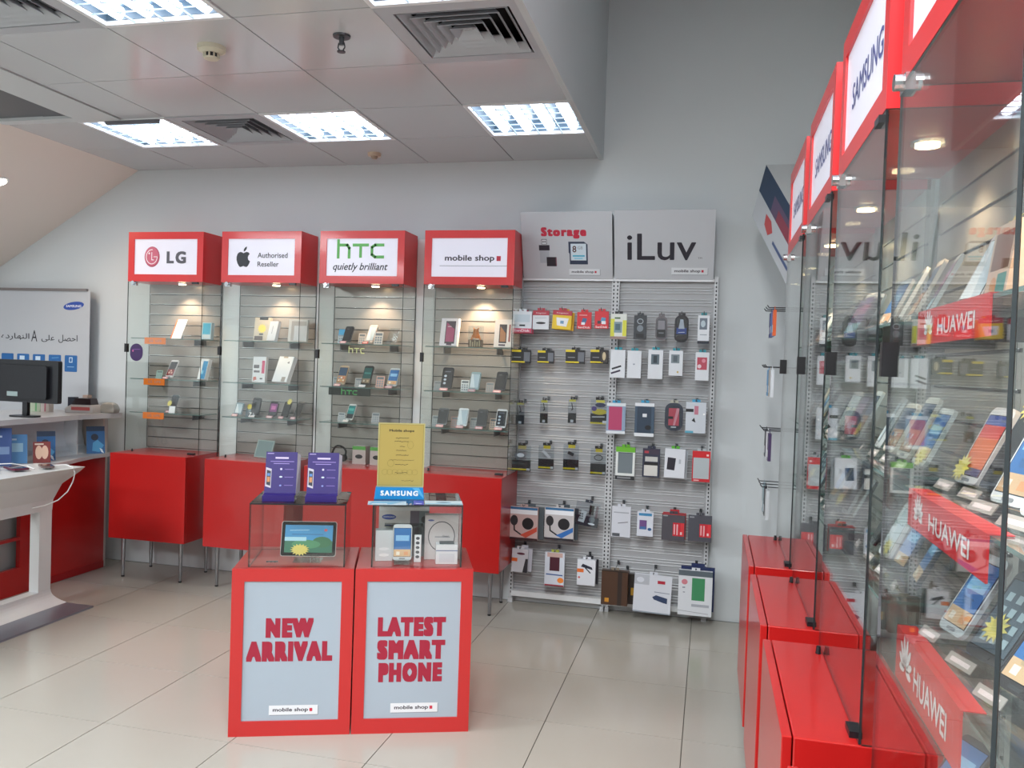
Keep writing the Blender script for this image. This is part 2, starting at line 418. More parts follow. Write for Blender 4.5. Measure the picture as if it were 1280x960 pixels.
def htc(mb, cx, cz, wd, ht, m, y=0, Mx=None):
    s = wd; w_ = wd*.06; h = ht/2
    mb.line([(cx-.5*s, cz+h), (cx-.5*s, cz-h)], w_, m, y, Mx)
    mb.line([(cx-.5*s, cz+.45*h), (cx-.30*s, cz+.45*h), (cx-.255*s, cz+.1*h), (cx-.255*s, cz-h)], w_, m, y-.0001, Mx)
    mb.line([(cx-.16*s, cz+.45*h), (cx+.16*s, cz+.45*h)], w_, m, y, Mx)
    mb.line([(cx, cz+.45*h), (cx, cz-.9*h)], w_, m, y-.0001, Mx)
    mb.line([(cx+.5*s, cz+.45*h), (cx+.32*s, cz+.45*h), (cx+.25*s, cz+.2*h), (cx+.25*s, cz-.65*h), (cx+.32*s, cz-.92*h), (cx+.5*s, cz-.92*h)], w_, m, y, Mx)
def sign_htc(mb, W, z0, z1, y):
    z = (z0+z1)/2
    htc(mb, .29, z+.055, .32, .115, mat('#69b862', .5), y)
    mb.text('quietly brilliant', .29, z-.068, .39, .062, mat('#22242e', .5), y-.0003, bold=.012, shear=.3)
def sign_shop(mb, W, z0, z1, y): mobile_shop(mb, .33, (z0+z1)/2-.006, .46, y, plate=SIGNW)
def sign_sam(mb, W, z0, z1, y): mb.text('SAMSUNG', .33, (z0+z1)/2-.01, .37, .062, mat('#4a4f86', .5), y-.0003, bold=.02)

SLM = mat('#98948f', .3, metal=.25, spec=.7, grain=.03, gscale=8, name='slatwall')
slat_me = MB().box(.004, 0, .0065, .596, .010, .0735, SLM).box(.004, .0065, -.0005, .596, .0102, .0065, mat('#34322f', .5)).box(.004, .0015, .0045, .596, .004, .0065, mat('#d9d7d4', .15, metal=1)).mesh('slat')
LEGM = mat('#9b9da0', .3, metal=.85)
WARM = mat('#ffdcae', .5, emit=16, name='halogen_bulb')
def cabinet(label, loc, rz, sign, base_back=.29, spotx=.35, talkers=(), spotw=1.0, brighten_gap=False):
    t = thing('display_cabinet', label, 'display cabinet', loc, rz, 'red glass display cabinets')
    MB().box(0, -.118, .285, .6, base_back, .88, RED).build('base_box', t, bevel=.003)
    MB().box(0, -.14, .285, .6, -.1205, .88, RED).build('door', t, bevel=.002)
    lg = MB().cyl((0,0,.285),(0,0,.01),.016,.010,LEGM,12).cyl((0,0,.01),(0,0,0),.011,.011,BLACK,12).mesh('leg')
    copies(lg, 'leg', t, [(.07,-.07,0),(.53,-.07,0),(.07,base_back-.06,0),(.53,base_back-.06,0)])
    z0, z1, y1 = 2.088, 2.436, .24
    h = MB()
    fx, fz = .048, .050
    RF = mat('#d32a2e', .34, coat=.2)
    h.box(0,0,z0,fx,y1,z1,RF).box(.6-fx,0,z0,.6,y1,z1,RF).box(fx,0,z1-fz,.6-fx,y1,z1,RF).box(fx,0,z0,.6-fx,y1,z0+fz,RF)
    h.build('header_box', t)
    sp = MB().box(fx,.006,z0+fz,.6-fx,.02,z1-fz,SIGNW).build('sign_panel', t)
    if sign:
        m = MB(); sign(m, .6, z0+fz, z1-fz, .0052); m.build('lettering', sp)
    # glass: front door and the two sides
    g = .0045
    MB().box(.001,0,.882,.599,g,z0-.002,GLASS,edge=EDGE).build('glass_door', t)
    MB().box(0,g+.001,.881,g,y1,z0-.001,GLASS,edge=EDGE).build('side_glass', t)
    MB().box(.6-g,g+.001,.881,.6,y1,z0-.001,GLASS,edge=EDGE).build('side_glass', t)
    if brighten_gap: MB().box(-.138,y1+.004,.30,-.004,y1+.010,z1-.02,mat('#eceeee',.4)).build('brightening_panel', t)  # white panel added to brighten the gap between cabinets
    MB().box(.004,y1+.0105,.30,.596,y1+.02,z1-.02,mat('#a8a6a2', .5)).build('back_board', t)
    n = 16; st = (z0-.885)/n
    copies(slat_me, 'slat', t, [(0, y1, .887+st*i) for i in range(n)])
    for z in (1.69, 1.40, 1.16):
        s = MB().box(.014,.03,z-.006,.586,y1-.004,z,GLASS,edge=mat('#5d7a76', .1)).build('glass_shelf', t)
        b = MB().prism([(-.003,-.045),(.003,-.045),(.003,-.006),(-.003,-.006)], .10, y1-.002, MET).mesh('bracket')
        copies(b, 'bracket', s, [(.12,0,z),(.48,0,z)])
    # fittings
    MB().cyl((.055,-.022,z0-.012),(.055,.02,z0-.012),.014,.014,CHROME,14).box(.035,-.008,z0-.03,.075,.012,z0-.001,CHROME).build('hinge', t)
    MB().box(.52,-.006,z0-.016,.565,.012,z0-.001,BLACK).build('hinge', t)
    MB().cyl((.075,-.01,.881),(.075,-.01,.90),.007,.005,BLACK,8).build('stopper', t)
    MB().box(.52,-.012,.8805,.57,.012,.893,BLACK).build('stopper', t)
    MB().box(-.006,-.014,1.585,.012,.012,1.645,BLACK).build('lock', t)
    c = MB().cyl((spotx,.13,z0+.001),(spotx,.13,z0-.006),.036,.034,CHROME,20).build('spotlight', t)
    MB().cyl((spotx,.13,z0-.006),(spotx,.13,z0-.010),.025,.025,WARM,16).build('bulb', c)
    ld = bpy.data.lights.new('cabinet_spot', 'SPOT'); ld.energy = SPOT_W*spotw; ld.color = (1,.70,.46); ld.spot_size = 1.9; ld.spot_blend = .7; ld.shadow_soft_size = .02
    lo = bpy.data.objects.new('cabinet_spot', ld); C.objects.link(lo); lo.parent = t; lo.location = (spotx,.14,z0-.02)
    return t
BX = [-4.055, -3.31, -2.572, -1.833]
BYF = 5.09
cabinet('red glass display cabinet with a pink round emblem sign, first from left', (BX[0],BYF,0), 0, sign_lg, spotw=1.3)
cabinet('red glass display cabinet with the dark fruit emblem sign, on the back wall', (BX[1],BYF,0), 0, sign_fruit, brighten_gap=True)
cabinet('red glass display cabinet with green letters and handwriting on its sign', (BX[2],BYF,0), 0, sign_htc, brighten_gap=True)
cabinet('red glass display cabinet with the shop name plate, beside the hook wall', (BX[3],BYF,0), 0, sign_shop, spotw=2.2, brighten_gap=True)
RC = {'A': 1.555, 'B': 2.28, 'C': 3.005, 'D': 3.73}
for k, lb, sg in (('A','red glass display cabinet nearest the camera on the right wall, with red banners',None),('B','red glass display cabinet second from the camera on the right wall',sign_sam),
              ('C','red glass display cabinet third from the camera on the right wall',sign_sam),('D','red glass display cabinet farthest from the camera on the right wall',sign_sam)):
    cabinet(lb, (.30, RC[k], 0), -PI/2, sg, base_back=.15, spotw=1.2)
FRAMES = {'1': (BX[0],BYF,0), '2': (BX[1],BYF,0), '3': (BX[2],BYF,0), '4': (BX[3],BYF,0)}
for k in RC: FRAMES[k] = (.30, RC[k], -PI/2)
def W(fr, x, y, z):
    fx, fy, r = FRAMES[fr]; c, s = math.cos(r), math.sin(r)
    return (fx+x*c-y*s, fy+x*s+y*c, z), r
SH = (1.6903, 1.4003, 1.1603, .8805)

# ------------------------------------------------------------------ merchandise builders
def lean(a, z=0, y=0): return Matrix.Translation((0, y, z)) @ Matrix.Rotation(-math.radians(a), 4, 'X')
SCREENS = {
 'icons': [('r',0,0,1,1,'#2b4a6a'),('r',0,0,1,.45,'#b98c6a'),('r',.12,.08,.3,.18,'#e8e0d0'),('r',.42,.08,.58,.18,'#d9b070'),('r',.7,.08,.88,.18,'#e8e0d0'),('r',.12,.26,.3,.36,'#6a8aa8'),('r',.42,.26,.58,.36,'#e4e4e4'),('r',.7,.26,.88,.36,'#c86a50')],
 'green': [('r',0,0,1,1,'#1d5a58'),('r',0,0,1,.3,'#8a7a66'),('r',.1,.6,.9,.7,'#3f8a84'),('r',.15,.08,.35,.2,'#d0c8b8'),('r',.6,.08,.85,.2,'#c8b090')],
 'blue': [('r',0,0,1,1,'#2f6fb0'),('r',0,0,1,.25,'#d8b48c'),('r',.1,.55,.9,.75,'#8cc0e8'),('r',.15,.05,.35,.17,'#f0e8d8'),('r',.6,.05,.85,.17,'#e0a070')],
 'dots': [('r',0,0,1,1,'#12131c'),('r',.2,.86,.8,.9,'#6a7080'),('e',.3,.62,.14,.07,'#b8c4d4'),('e',.3,.4,.14,.07,'#b8c4d4'),('e',.3,.18,.14,.07,'#b8c4d4')],
 'black': [('r',0,0,1,1,'#171a20'),('r',.2,.9,.5,.93,'#70757c')],
 'white': [('r',0,0,1,1,'#b9cbd4'),('p',[(0,0),(.6,0),(.2,1),(0,1)],'#dfe8ec')],
 'magenta': [('r',0,.25,1,1,'#7a2a70'),('r',.2,.45,.8,.8,'#c060a0'),('r',0,0,1,.22,'#23232a')],
 'teal': [('r',0,0,1,1,'#2e8c8c'),('r',0,0,1,.35,'#30343c'),('r',.1,.6,.9,.8,'#58b8b0')],
 'red': [('r',0,0,1,1,'#8a2428'),('r',0,.45,1,1,'#2a2a30'),('e',.3,.2,.12,.07,'#e8c0b0'),('e',.7,.2,.12,.07,'#e8c0b0'),('e',.5,.34,.12,.07,'#e8c0b0')],
 'orange': [('r',0,0,1,1,'#e06a30'),('r',0,.62,1,1,'#d8403a'),('r',0,.84,1,1,'#4a5aa0'),('r',0,.0,1,.12,'#4a3a6a')],
 'purple': [('r',0,0,1,1,'#5a4a78'),('r',0,.5,1,.8,'#8a5a80'),('r',0,0,1,.25,'#8ab4c8')],
 'grid': [('r',0,0,1,1,'#4a5a66')]+[('r',.12+.3*i,.1+.2*j,.28+.3*i,.22+.2*j,'#9ab0b8') for i in range(3) for j in range(4)],
}
def phone(fr, x, y, sh, w_, h_, body, scr, label, lean_=22, rz=0, tag='#c8909a', star=None, world=None, stand=True, group='demo phones in the glass cabinets', extra=()):
    loc, r = W(fr, x, y, SH[sh] if isinstance(sh, int) else sh) if fr else (world, 0)
    t = thing('demo_phone', label, 'phone', loc, r+rz, group)
    z = .014 if stand else .002; Mx = lean(lean_, z); bm = mat(body, .3, coat=.4)
    MB().rbox(-w_/2, 0, w_/2, h_, w_*.16, 0, .008, bm, Mx).build('body', t)
    m = MB(); m.rbox(-w_/2+.0035, h_*.1, w_/2-.0035, h_*.9, .001, -.0006, 0, mat('#15171c', .08), Mx)
    prints(m, SCREENS[scr], -w_/2+.005, h_*.11, w_-.010, h_*.78, -.0006, Mx); m.build('screen', t)
    m = MB(); m.rbox(-w_*.16, h_*.03, w_*.16, h_*.07, .003, -.0008, 0, mat('#8a8d92' if body > '#800000' else '#3a3c40', .3), Mx).build('button', t)
    if stand:
        m = MB().prism([(-w_*.42,0),(w_*.42,0),(w_*.42,.004),(-w_*.42,.004)], -.035, .05, ACRYL, side=ACRYL)
        m.box(-w_*.42,-.018,.004,w_*.42,-.014,.022,ACRYL); m.add([(-.015,.010,.012),(.015,.010,.012),(.015,.03,h_*.5),(-.015,.03,h_*.5),(-.015,.048,.004),(.015,.048,.004)],[(0,1,2,3),(3,2,5,4)],ACRYL)
        m.build('acrylic_stand', t)
    if tag:
        a = MB(); Mt = lean(35, .003, -.036); a.box(-w_*.36, 0, 0, w_*.36, .0015, .018, mat(tag, .4), Mt); a.rect(-w_*.26, .005, w_*.26, .012, mat('#e9dcdc', .5), -.0003, Mt); a.build('price_tag', t)
    if star:
        a = MB(); a.star(star[0]*w_, star[1]*h_, .026, mat('#e6d670', .5), -.003, Mx, ri=.6); a.build('price_star', t)
    return t
def card(fr, x, y, sh, w_, h_, label, ops, color='#d9dcdc', lean_=12, rz=0, thick=.0015, name='price_card', cat='price card', group='small price cards in the cabinets', world=None):
    loc, r = W(fr, x, y, SH[sh] if isinstance(sh, int) else sh) if fr else (world, 0)
    t = thing(name, label, cat, loc, r+rz, group)
    Mx = lean(lean_, .0005+thick*math.sin(math.radians(lean_)))
    MB().box(-w_/2,0,0,w_/2,thick,h_,mat(color,.4),Mx).build('card' if thick < .01 else 'carton', t)
    prints(MB(), ops, -w_/2, 0, w_, h_, 0, Mx).build('print', t)
    if thick < .01:
        MB().add([(-w_*.3,.004,0),(w_*.3,.004,0),(w_*.3,.045,0),(-w_*.3,.045,0),(-w_*.3,thick+h_*.5*math.sin(math.radians(lean_)),h_*.5),(w_*.3,thick+h_*.5*math.sin(math.radians(lean_)),h_*.5)],
                 [(0,1,2,3),(4,5,2,3)], mat(color,.4)).build('prop', t)
    return t
CALC = [('r',.1,.72,.9,.92,'#707a80')]+[('r',.1+.29*i,.08+.2*j,.3+.29*i,.22+.2*j,'#8e979c') for i in range(3) for j in range(3)]
def fx(c, px): return on_y(px, 470, BYF+.11).x - BX[int(c)-1]

# ---- cabinet 1 (round emblem)
card('1', fx(1,219), .10, 0, .115, .15, 'white leaflet on a slant above the topmost orange shelf tag', [('r',.0,.0,.12,1,'#e0743a'),('l',[(.55,.3),(.55,.75)],.02,'#8a8a90'),('l',[(.4,.45),(.6,.45)],.02,'#8a8a90')], '#eef0f4', 22, rz=-.3, thick=.003, name='leaflet', cat='leaflet', group='leaflets in the first cabinet')
card('1', fx(1,254), .13, 0, .075, .12, 'blue and white phone carton on the top shelf of the first cabinet', [('r',.1,.3,.9,.95,'#3fb0d0'),('r',.1,.05,.9,.25,'#d8e4e8')], '#bcd8e0', 6, thick=.035, name='phone_carton', cat='box', group='phone cartons in the cabinets')
phone('1', fx(1,212), .10, 1, .075, .135, '#e8e2e2', 'red', 'white demo phone with red icon screen on the middle shelf, first cabinet', 24, -.25)
card('1', fx(1,196), .13, 1, .05, .06, 'pale green price card behind the red-screened phone', CALC, '#9fc4bc', 14)
card('1', fx(1,250), .12, 1, .08, .15, 'tall white and blue phone carton on the middle shelf, first cabinet', [('r',.35,.02,.95,.9,'#3f94c8'),('e',.5,.35,.14,.1,'#8fd0ec')], '#e8ecf0', 14, thick=.03, rz=-.3, name='phone_carton', cat='box', group='phone cartons in the cabinets')
phone('1', fx(1,216), .10, 2, .06, .12, '#4b5358', 'black', 'dark demo phone with a white blob and yellow star, lowest shelf, first cabinet', 20, -.2, star=(-.55,.45))
card('1', fx(1,221), .06, 2, .05, .05, 'white paper oval held above the dark phone, first cabinet', [('e',.5,.5,.45,.45,'#f4f4f4')], '#e8e8ea', 10, thick=.001)
for i, z in enumerate((1.69, 1.40, 1.16)):
    (p, r) = W('1', fx(1,204), -.004+.034-.006, z-.001)
    t = thing('shelf_tag', ['orange shelf edge tag below the white leaflet','orange shelf edge tag below the red-screened phone','orange shelf edge tag on the lowest shelf of the first cabinet'][i], 'shelf tag', (p[0], p[1]-.014, p[2]), 0, 'orange shelf tags')
    MB().box(-.085,0,-.042,.085,.003,.004,mat('#e87820',.4)).box(-.03,.003,-.002,.03,.0195,.004,mat('#c86010',.4)).build('tag', t)
    MB().text('LG', -.03, -.018, .03, .018, mat('#9a7a80',.5), -.0004, bold=.03).text('LIFE', .03, -.018, .05, .016, mat('#9a8a90',.5), -.0004).build('lettering', t)
t = thing('round_sticker', 'dark purple oval sticker on the side glass of the first cabinet', 'sticker', (BX[0]+.085, BYF+.012-.014, 1.585))
MB().rbox(-.052,-.062,.052,.062,.06,0,.0015,mat('#3c2358',.35),n=8).build('disc', t)
MB().line([(-.03,.02),(.03,.022)],.003,mat('#8a5aa8',.5),-.0004).ell(-.028,.01,.006,.007,mat('#c86a9a',.5),-.0005).build('print', t)

# ---- cabinet 2 (fruit emblem)
card('2', fx(2,322), .14, 0, .12, .165, 'beige carton with a yellow star, top shelf of the second cabinet', [('s',.5,.52,.32,'#ead85c'),('r',.05,.02,.6,.2,'#4a3a30'),('r',.35,.24,.6,.32,'#3a3a3a'),('r',.3,.9,.85,1,'#16181c')], '#c4bcaa', 8, thick=.03, name='phone_carton', cat='box', group='phone cartons in the cabinets')
card('2', fx(2,340), .075, 0, .085, .14, 'plain white carton beside the starred carton, second cabinet', [('r',.42,.35,.5,.75,'#b0b4b8')], '#eceef0', 14, rz=-.35, thick=.025, name='phone_carton', cat='box', group='phone cartons in the cabinets')
card('2', fx(2,369), .12, 0, .135, .155, 'cream framed tablet carton on the top shelf, second cabinet', [('r',.15,.03,.95,.92,'#b4aaa0'),('r',.3,.05,.98,.72,'#d4d2d0')], '#d8d4cc', 8, rz=.1, thick=.03, name='tablet_carton', cat='box', group='phone cartons in the cabinets')
card('2', fx(2,321), .13, 1, .10, .18, 'tall white carton with a pink stripe and dark print, second cabinet', [('r',.7,.35,.92,.85,'#d03a68'),('r',.08,.55,.5,.68,'#50484c'),('r',.1,.38,.55,.46,'#6a6468'),('p',[(.08,.05),(.35,.1),(.3,.22),(.1,.2)],'#c87060'),('r',.6,.12,.8,.17,'#30343c')], '#e4e4e6', 5, thick=.03, name='phone_carton', cat='box', group='phone cartons in the cabinets')
card('2', fx(2,351), .085, 1, .14, .19, 'wide white tablet carton leaning back on the middle shelf, second cabinet', [('r',.6,.02,.85,.2,'#a8a098'),('p',[(.65,.75),(.8,.72),(.78,.82)],'#555a60'),('r',.3,.94,.6,1,'#b8a890')], '#eceef0', 22, rz=-.3, thick=.035, name='tablet_carton', cat='box', group='phone cartons in the cabinets')
phone('2', fx(2,299), .10, 2, .065, .085, '#8fa8b4', 'white', 'pale blue small phone at the left of the lowest shelf, second cabinet', 20, -.15)
card('2', fx(2,309), .15, 2, .06, .07, 'grey price card under a yellow star, second cabinet', CALC+[('s',.4,.95,.4,'#f0dc50')], '#78909c', 12)
phone('2', fx(2,321), .09, 2, .068, .125, '#15161a', 'black', 'black phone showing the letter Z, lowest shelf of the second cabinet', 16, -.1, tag='#c8ccd2')
card('2', fx(2,320), .058, 2, .05, .04, 'small glossy card reading Z under the black phone', [('t',.3,.5,.4,.7,'Z','#f4f4f4'),('t',.78,.55,.2,.4,'3','#b0b8c0')], '#1a1c22', 16, thick=.001)
phone('2', fx(2,343), .09, 2, .066, .10, '#24242c', 'magenta', 'keyboard phone with a magenta screen on the lowest shelf, second cabinet', 18, -.1)
phone('2', fx(2,358), .09, 2, .062, .11, '#1a1a1e', 'black', 'black phone with a yellow star above, lowest shelf, second cabinet', 22, -.3, star=(.2,1.0))
phone('2', fx(2,373), .09, 2, .06, .12, '#5a5654', 'black', 'brown-grey phone at the right end of the lowest shelf, second cabinet', 26, -.3)
card('2', fx(2,333), .08, 3, .15, .125, 'grey-green tablet leaning on the base top of the second cabinet', [('r',.06,.06,.94,.94,'#7f9496')], '#9fb0ae', 20, rz=-.2, thick=.008, name='tablet', cat='tablet', group=None)

# ---- cabinet 3 (green letters)
phone('3', fx(3,431), .11, 0, .07, .115, '#20262e', 'black', 'dark phone beside a blue price card, top shelf of the green-lettered cabinet', 22, -.25)
card('3', fx(3,423), .14, 0, .055, .10, 'blue-topped price card left of the dark phone, green-lettered cabinet', [('r',0,.55,1,1,'#3fa4d8')]+CALC[1:], '#b4c4cc', 12)
phone('3', fx(3,460), .10, 0, .072, .13, '#ecdcd0', 'white', 'cream phone with a red tag in the middle of the top shelf, green-lettered cabinet', 24, -.35, tag='#c84a3c')
card('3', fx(3,449), .13, 0, .05, .075, 'price card beside the cream phone, green-lettered cabinet', CALC, '#d8c8bc', 12)
card('3', fx(3,474), .07, 0, .06, .085, 'price card in front of the clear holder, green-lettered cabinet', CALC, '#e8ded4', 14)
(p, r) = W('3', fx(3,486), .12, SH[0]+.0005)
t = thing('acrylic_holder', 'empty clear acrylic phone holder at the right of the top shelf, green-lettered cabinet', 'display stand', p, -.3)
MB().box(-.04,0,0,.04,.003,.12,ACRYL,lean(24,.004)).box(-.04,-.045,0,.04,.05,.004,ACRYL).box(-.04,-.045,.004,.04,-.042,.02,ACRYL).build('plate', t)
for z, (a, c_, dark) in zip((1.65, 1.367), (((463),'#c8dc50',False), ((444),'#3f9a4a',True))):
    (p, r) = W('3', fx(3, 452 if not dark else 444), .012, z)
    if dark:
        t = thing('shelf_banner', 'black strip with green letters below the middle shelf', 'sign', (p[0], p[1]+.01, p[2]-.0), 0)
        MB().box(-.15,0,-.023,.15,.004,.027,mat('#14201c',.3)).build('strip', t)
        m = MB(); htc(m, .0, .002, .11, .036, mat('#4fae5c',.4), -.0004); m.build('lettering', t)
    else:
        t = thing('shelf_letters', 'pale yellow-green standing letters under the top shelf edge', 'sign', (p[0], p[1]+.006, p[2]+.0), 0)
        mm = mat('#eef2b0', .3)
        s = .11; hh = .022; q = MB()
        for seg in ([(-.5*s,hh),(-.5*s,-hh)],[(-.5*s,.3*hh),(-.27*s,.3*hh),(-.26*s,-hh)],[(-.16*s,.4*hh),(.16*s,.4*hh)],[(0,.4*hh),(0,-hh)],[(.5*s,.4*hh),(.27*s,.4*hh),(.25*s,-.2*hh),(.3*s,-hh),(.5*s,-hh)]):
            q.tube([(a_,0,b_) for a_, b_ in seg], .0035, mm)
        q.box(-s*.5,-.002,.022,s*.5,.006,.0325,ACRYL)
        q.build('letters', t)
phone('3', fx(3,426), .10, 1, .075, .135, '#b8a48c', 'icons', 'silver phone with an icon screen at the left of the middle shelf, green-lettered cabinet', 20, -.25)
card('3', fx(3,417), .15, 1, .05, .06, 'price card left of the silver phone, green-lettered cabinet', CALC, '#98a4a8', 12)
phone('3', fx(3,457), .10, 1, .075, .14, '#2a2c2e', 'green', 'black phone with a green screen in the middle shelf centre, green-lettered cabinet', 20, -.25, tag='#e4e4e8')
card('3', fx(3,445), .15, 1, .055, .06, 'price card left of the green-screened phone', CALC, '#b8b4b0', 12)
phone('3', fx(3,490), .10, 1, .08, .13, '#c4ccd0', 'blue', 'silver phone with a blue sky screen at the right of the middle shelf', 20, -.25)
card('3', fx(3,474), .12, 1, .06, .08, 'pinkish price card left of the blue-screened phone', CALC, '#dca898', 14)
phone('3', fx(3,438), .10, 2, .065, .115, '#dfe4e4', 'teal', 'white phone with a teal screen on the lowest shelf, green-lettered cabinet', 22, -.3, tag='#d8dcdc')
card('3', fx(3,426), .13, 2, .05, .06, 'price card left of the teal-screened phone', CALC, '#b8bcbc', 14)
card('3', fx(3,469), .13, 2, .055, .07, 'price card half hidden by the yellow notice, lowest shelf', CALC, '#b0b0b0', 12)
for px_, lb in ((453,'white carton with a green lid, left one on the base of the green-lettered cabinet'),(475,'white carton with a green lid, half hidden by the yellow notice')):
    card('3', fx(3,px_), .09, 3, .095, .12, lb, [('r',0,.8,1,1,'#58a848'),('e',.5,.42,.28,.12,'#1c1c22')], '#c4b8b4', 0, thick=.08, name='gadget_carton', cat='box', group='green-lidded cartons')
(p, r) = W('3', fx(3,428), .09, SH[3])
t = thing('headset', 'black coiled headset lying upright on the base behind the purple leaflet', 'headset', p)
m = MB()
P = [(.05*math.cos(a), .01*math.sin(3*a), .062+.055*math.sin(a)) for a in [2*PI*k/18 for k in range(19)]]
m.tube(P, .007, BLACK, 8).cyl((-.03,-.02,.03),(-.03,.02,.03),.03,.03,BLACK,16).cyl((.03,-.02,.035),(.03,.02,.035),.025,.025,BLACK,16).build('band', t)

# ---- cabinet 4 (shop name plate)
card('4', fx(4,559), .10, 0, .125, .185, 'white carton picturing a pink-screened phone, top shelf beside a gold bear', [('r',.28,.08,.85,.9,'#3a2434'),('p',[(.33,.15),(.8,.15),(.8,.6),(.33,.85)],'#a83a68'),('l',[(.4,.7),(.6,.7)],.03,'#e0c8d0'),('r',.4,.02,.7,.08,'#4a2a48')], '#ece6ea', 10, rz=-.12, thick=.03, name='phone_carton', cat='box', group='phone cartons in the cabinets')
(p, r) = W('4', fx(4,593), .11, SH[0])
t = thing('bear_carton', 'clear amber pack with a small bear figure, middle of the top shelf', 'box', p)
MB().box(-.045,-.02,.0,.045,.03,.14,PLAST).build('case', t)
AMB = mat('#c87830',.4)
MB().cyl((0,.005,.06),(0,.005,.09),.026,.02,AMB,10).cyl((0,.005,.09),(0,.005,.12),.02,.016,AMB,10).cyl((-.02,.005,.08),(-.03,.005,.05),.007,.006,AMB,6).cyl((.02,.005,.08),(.03,.005,.05),.007,.006,AMB,6).cyl((-.014,.005,.12),(-.016,.005,.129),.006,.004,AMB,6).cyl((.014,.005,.12),(.016,.005,.129),.006,.004,AMB,6).build('bear', t)
m = MB().box(-.043,-.018,.001,.043,.028,.05,mat('#6a5038',.5)); prints(m, [('r',.1+.18*i,.1,.2+.18*i,.9-.2*(i%2),'#c8b088') for i in range(5)], -.043, .001, .086, .05, -.018).build('insert', t)
card('4', fx(4,628), .10, 0, .125, .185, 'white carton picturing a brown-screened phone, right end of the top shelf', [('r',.25,.15,.65,.82,'#3a3238'),('p',[(.3,.2),(.6,.2),(.6,.5),(.3,.75)],'#a8744c'),('r',.75,.2,.85,.82,'#a86a64'),('r',.25,.05,.6,.11,'#50384a')], '#ecE4de', 10, rz=.05, thick=.03, name='phone_carton', cat='box', group='phone cartons in the cabinets')
phone('4', fx(4,558), .10, 1, .08, .145, '#121420', 'dots', 'black phone with three white dots, left of the middle shelf', 16, -.15)
card('4', fx(4,545), .15, 1, .055, .06, 'price card left of the phone with three dots', CALC, '#989ca0', 12)
phone('4', fx(4,593), .10, 1, .072, .12, '#9cb4b8', 'white', 'silver phone with a pale screen, middle of the middle shelf', 16, -.2)
card('4', fx(4,580), .13, 1, .055, .075, 'white price card left of the silver pale-screened phone', CALC, '#e0e6e8', 12)
phone('4', fx(4,625), .10, 1, .078, .13, '#30343c', 'black', 'slate phone at the right end of the middle shelf near the hook wall', 18, -.25)
card('4', fx(4,611), .14, 1, .055, .065, 'price card left of the slate phone', CALC, '#a8a09e', 12)
for px_, b, s, h_, lb in ((555,'#1c2028','black',.115,'navy phone, first on the lowest shelf beside the hook wall'),(580,'#e4e8ec','white',.12,'white phone, second on the lowest shelf beside the hook wall'),(604,'#18191c','black',.12,'black phone with scalloped top, third on the lowest shelf'),(628,'#dcdce0','dots',.125,'white-rimmed phone, last on the lowest shelf beside the hook wall')):
    phone('4', fx(4,px_), .09, 2, .072, h_, b, s, lb, 16, -.15, tag='#e0a0a4')
for px_, lb in ((544,'price card at the left end of the lowest shelf beside the notice'),(568,'pinkish price card between navy and white phones'),(592,'price card between white and black phones'),(617,'price card between black and white-rimmed phones')):
    card('4', fx(4,px_), .14, 2, .05, .07, lb, CALC, {544:'#a8b0b0',568:'#b89890',592:'#b0b4b4',617:'#ecd0b8'}[px_], 12)

# ---- right wall cabinets
cn = {'A':'nearest right wall cabinet','B':'second right wall cabinet','C':'third right wall cabinet','D':'farthest right wall cabinet'}
sn = ['top','middle','lowest']; pn = ['far end','left of centre','right of centre','near end']
bods = ['#e4e6e8','#1a1c22','#c8ccd0','#2a2c36','#e8e0d4','#3a4652']; scs = ['icons','blue','black','purple','white','grid','green']
rr = random.Random(7)
for c in 'BCD':
    for s in range(3):
        for k in range(4):
            b = bods[rr.randrange(6)]; sc_ = scs[rr.randrange(7)]
            cw = {'#e4e6e8':'white','#1a1c22':'black','#c8ccd0':'silver','#2a2c36':'dark blue','#e8e0d4':'cream','#3a4652':'slate'}[b]
            star = (.1,.15) if (s, k) in ((1,3),(2,1)) else None
            phone(c, .09+.14*k, .10, s, .072, rr.choice((.125,.135,.145)), b, sc_,
                  f'{cw} phone at the {pn[k]} of the {sn[s]} shelf, {cn[c]}' if k in (0,3) else f'{cw} phone {pn[k]} on the {sn[s]} shelf, {cn[c]}', 26, rr.uniform(-.15,.3), star=star, tag='#a8a29c')
# nearest cabinet: two picture cartons on top, larger phones below
A = 'A'
card(A, .16, .11, 0, .10, .13, 'cream carton with brown and teal pictures on the top shelf, nearest right wall cabinet', [('r',.1,.45,.9,.9,'#7a5a4a'),('r',.5,.1,.9,.4,'#3a8a84'),('e',.35,.25,.15,.12,'#c89060')], '#cdb8a4', 8, thick=.03, name='picture_carton', cat='box', group='picture cartons')
card(A, .30, .12, 0, .10, .125, 'cream carton with a dark picture, middle of the top shelf, nearest right wall cabinet', [('r',.3,.55,.95,.9,'#5a3a34'),('r',.1,.1,.6,.35,'#8a3a34')], '#c4b4a4', 8, thick=.03, name='picture_carton', cat='box', group='picture cartons')
phone(A, .06, .10, 0, .07, .14, '#e0d8d0', 'white', 'slim cream phone at the far end of the top shelf, nearest right cabinet', 26, .2, star=(.3,1.02), tag='#a8a29c')
phone(A, .06, .11, 1, .078, .14, '#ece6e4', 'orange', 'white phone with an orange and red screen, nearest right wall cabinet', 26, .15, star=(-.35,.18), tag='#a8a29c')
phone(A, .16, .12, 1, .078, .15, '#2b3444', 'black', 'dark blue phone with a yellow star behind the orange-screened phone', 28, .2, star=(-.2,.98), tag='#a8a29c')
phone(A, .29, .10, 1, .08, .155, '#eceef0', 'blue', 'large white phone near the middle banner, nearest right wall cabinet', 28, .25, tag='#a8a29c')
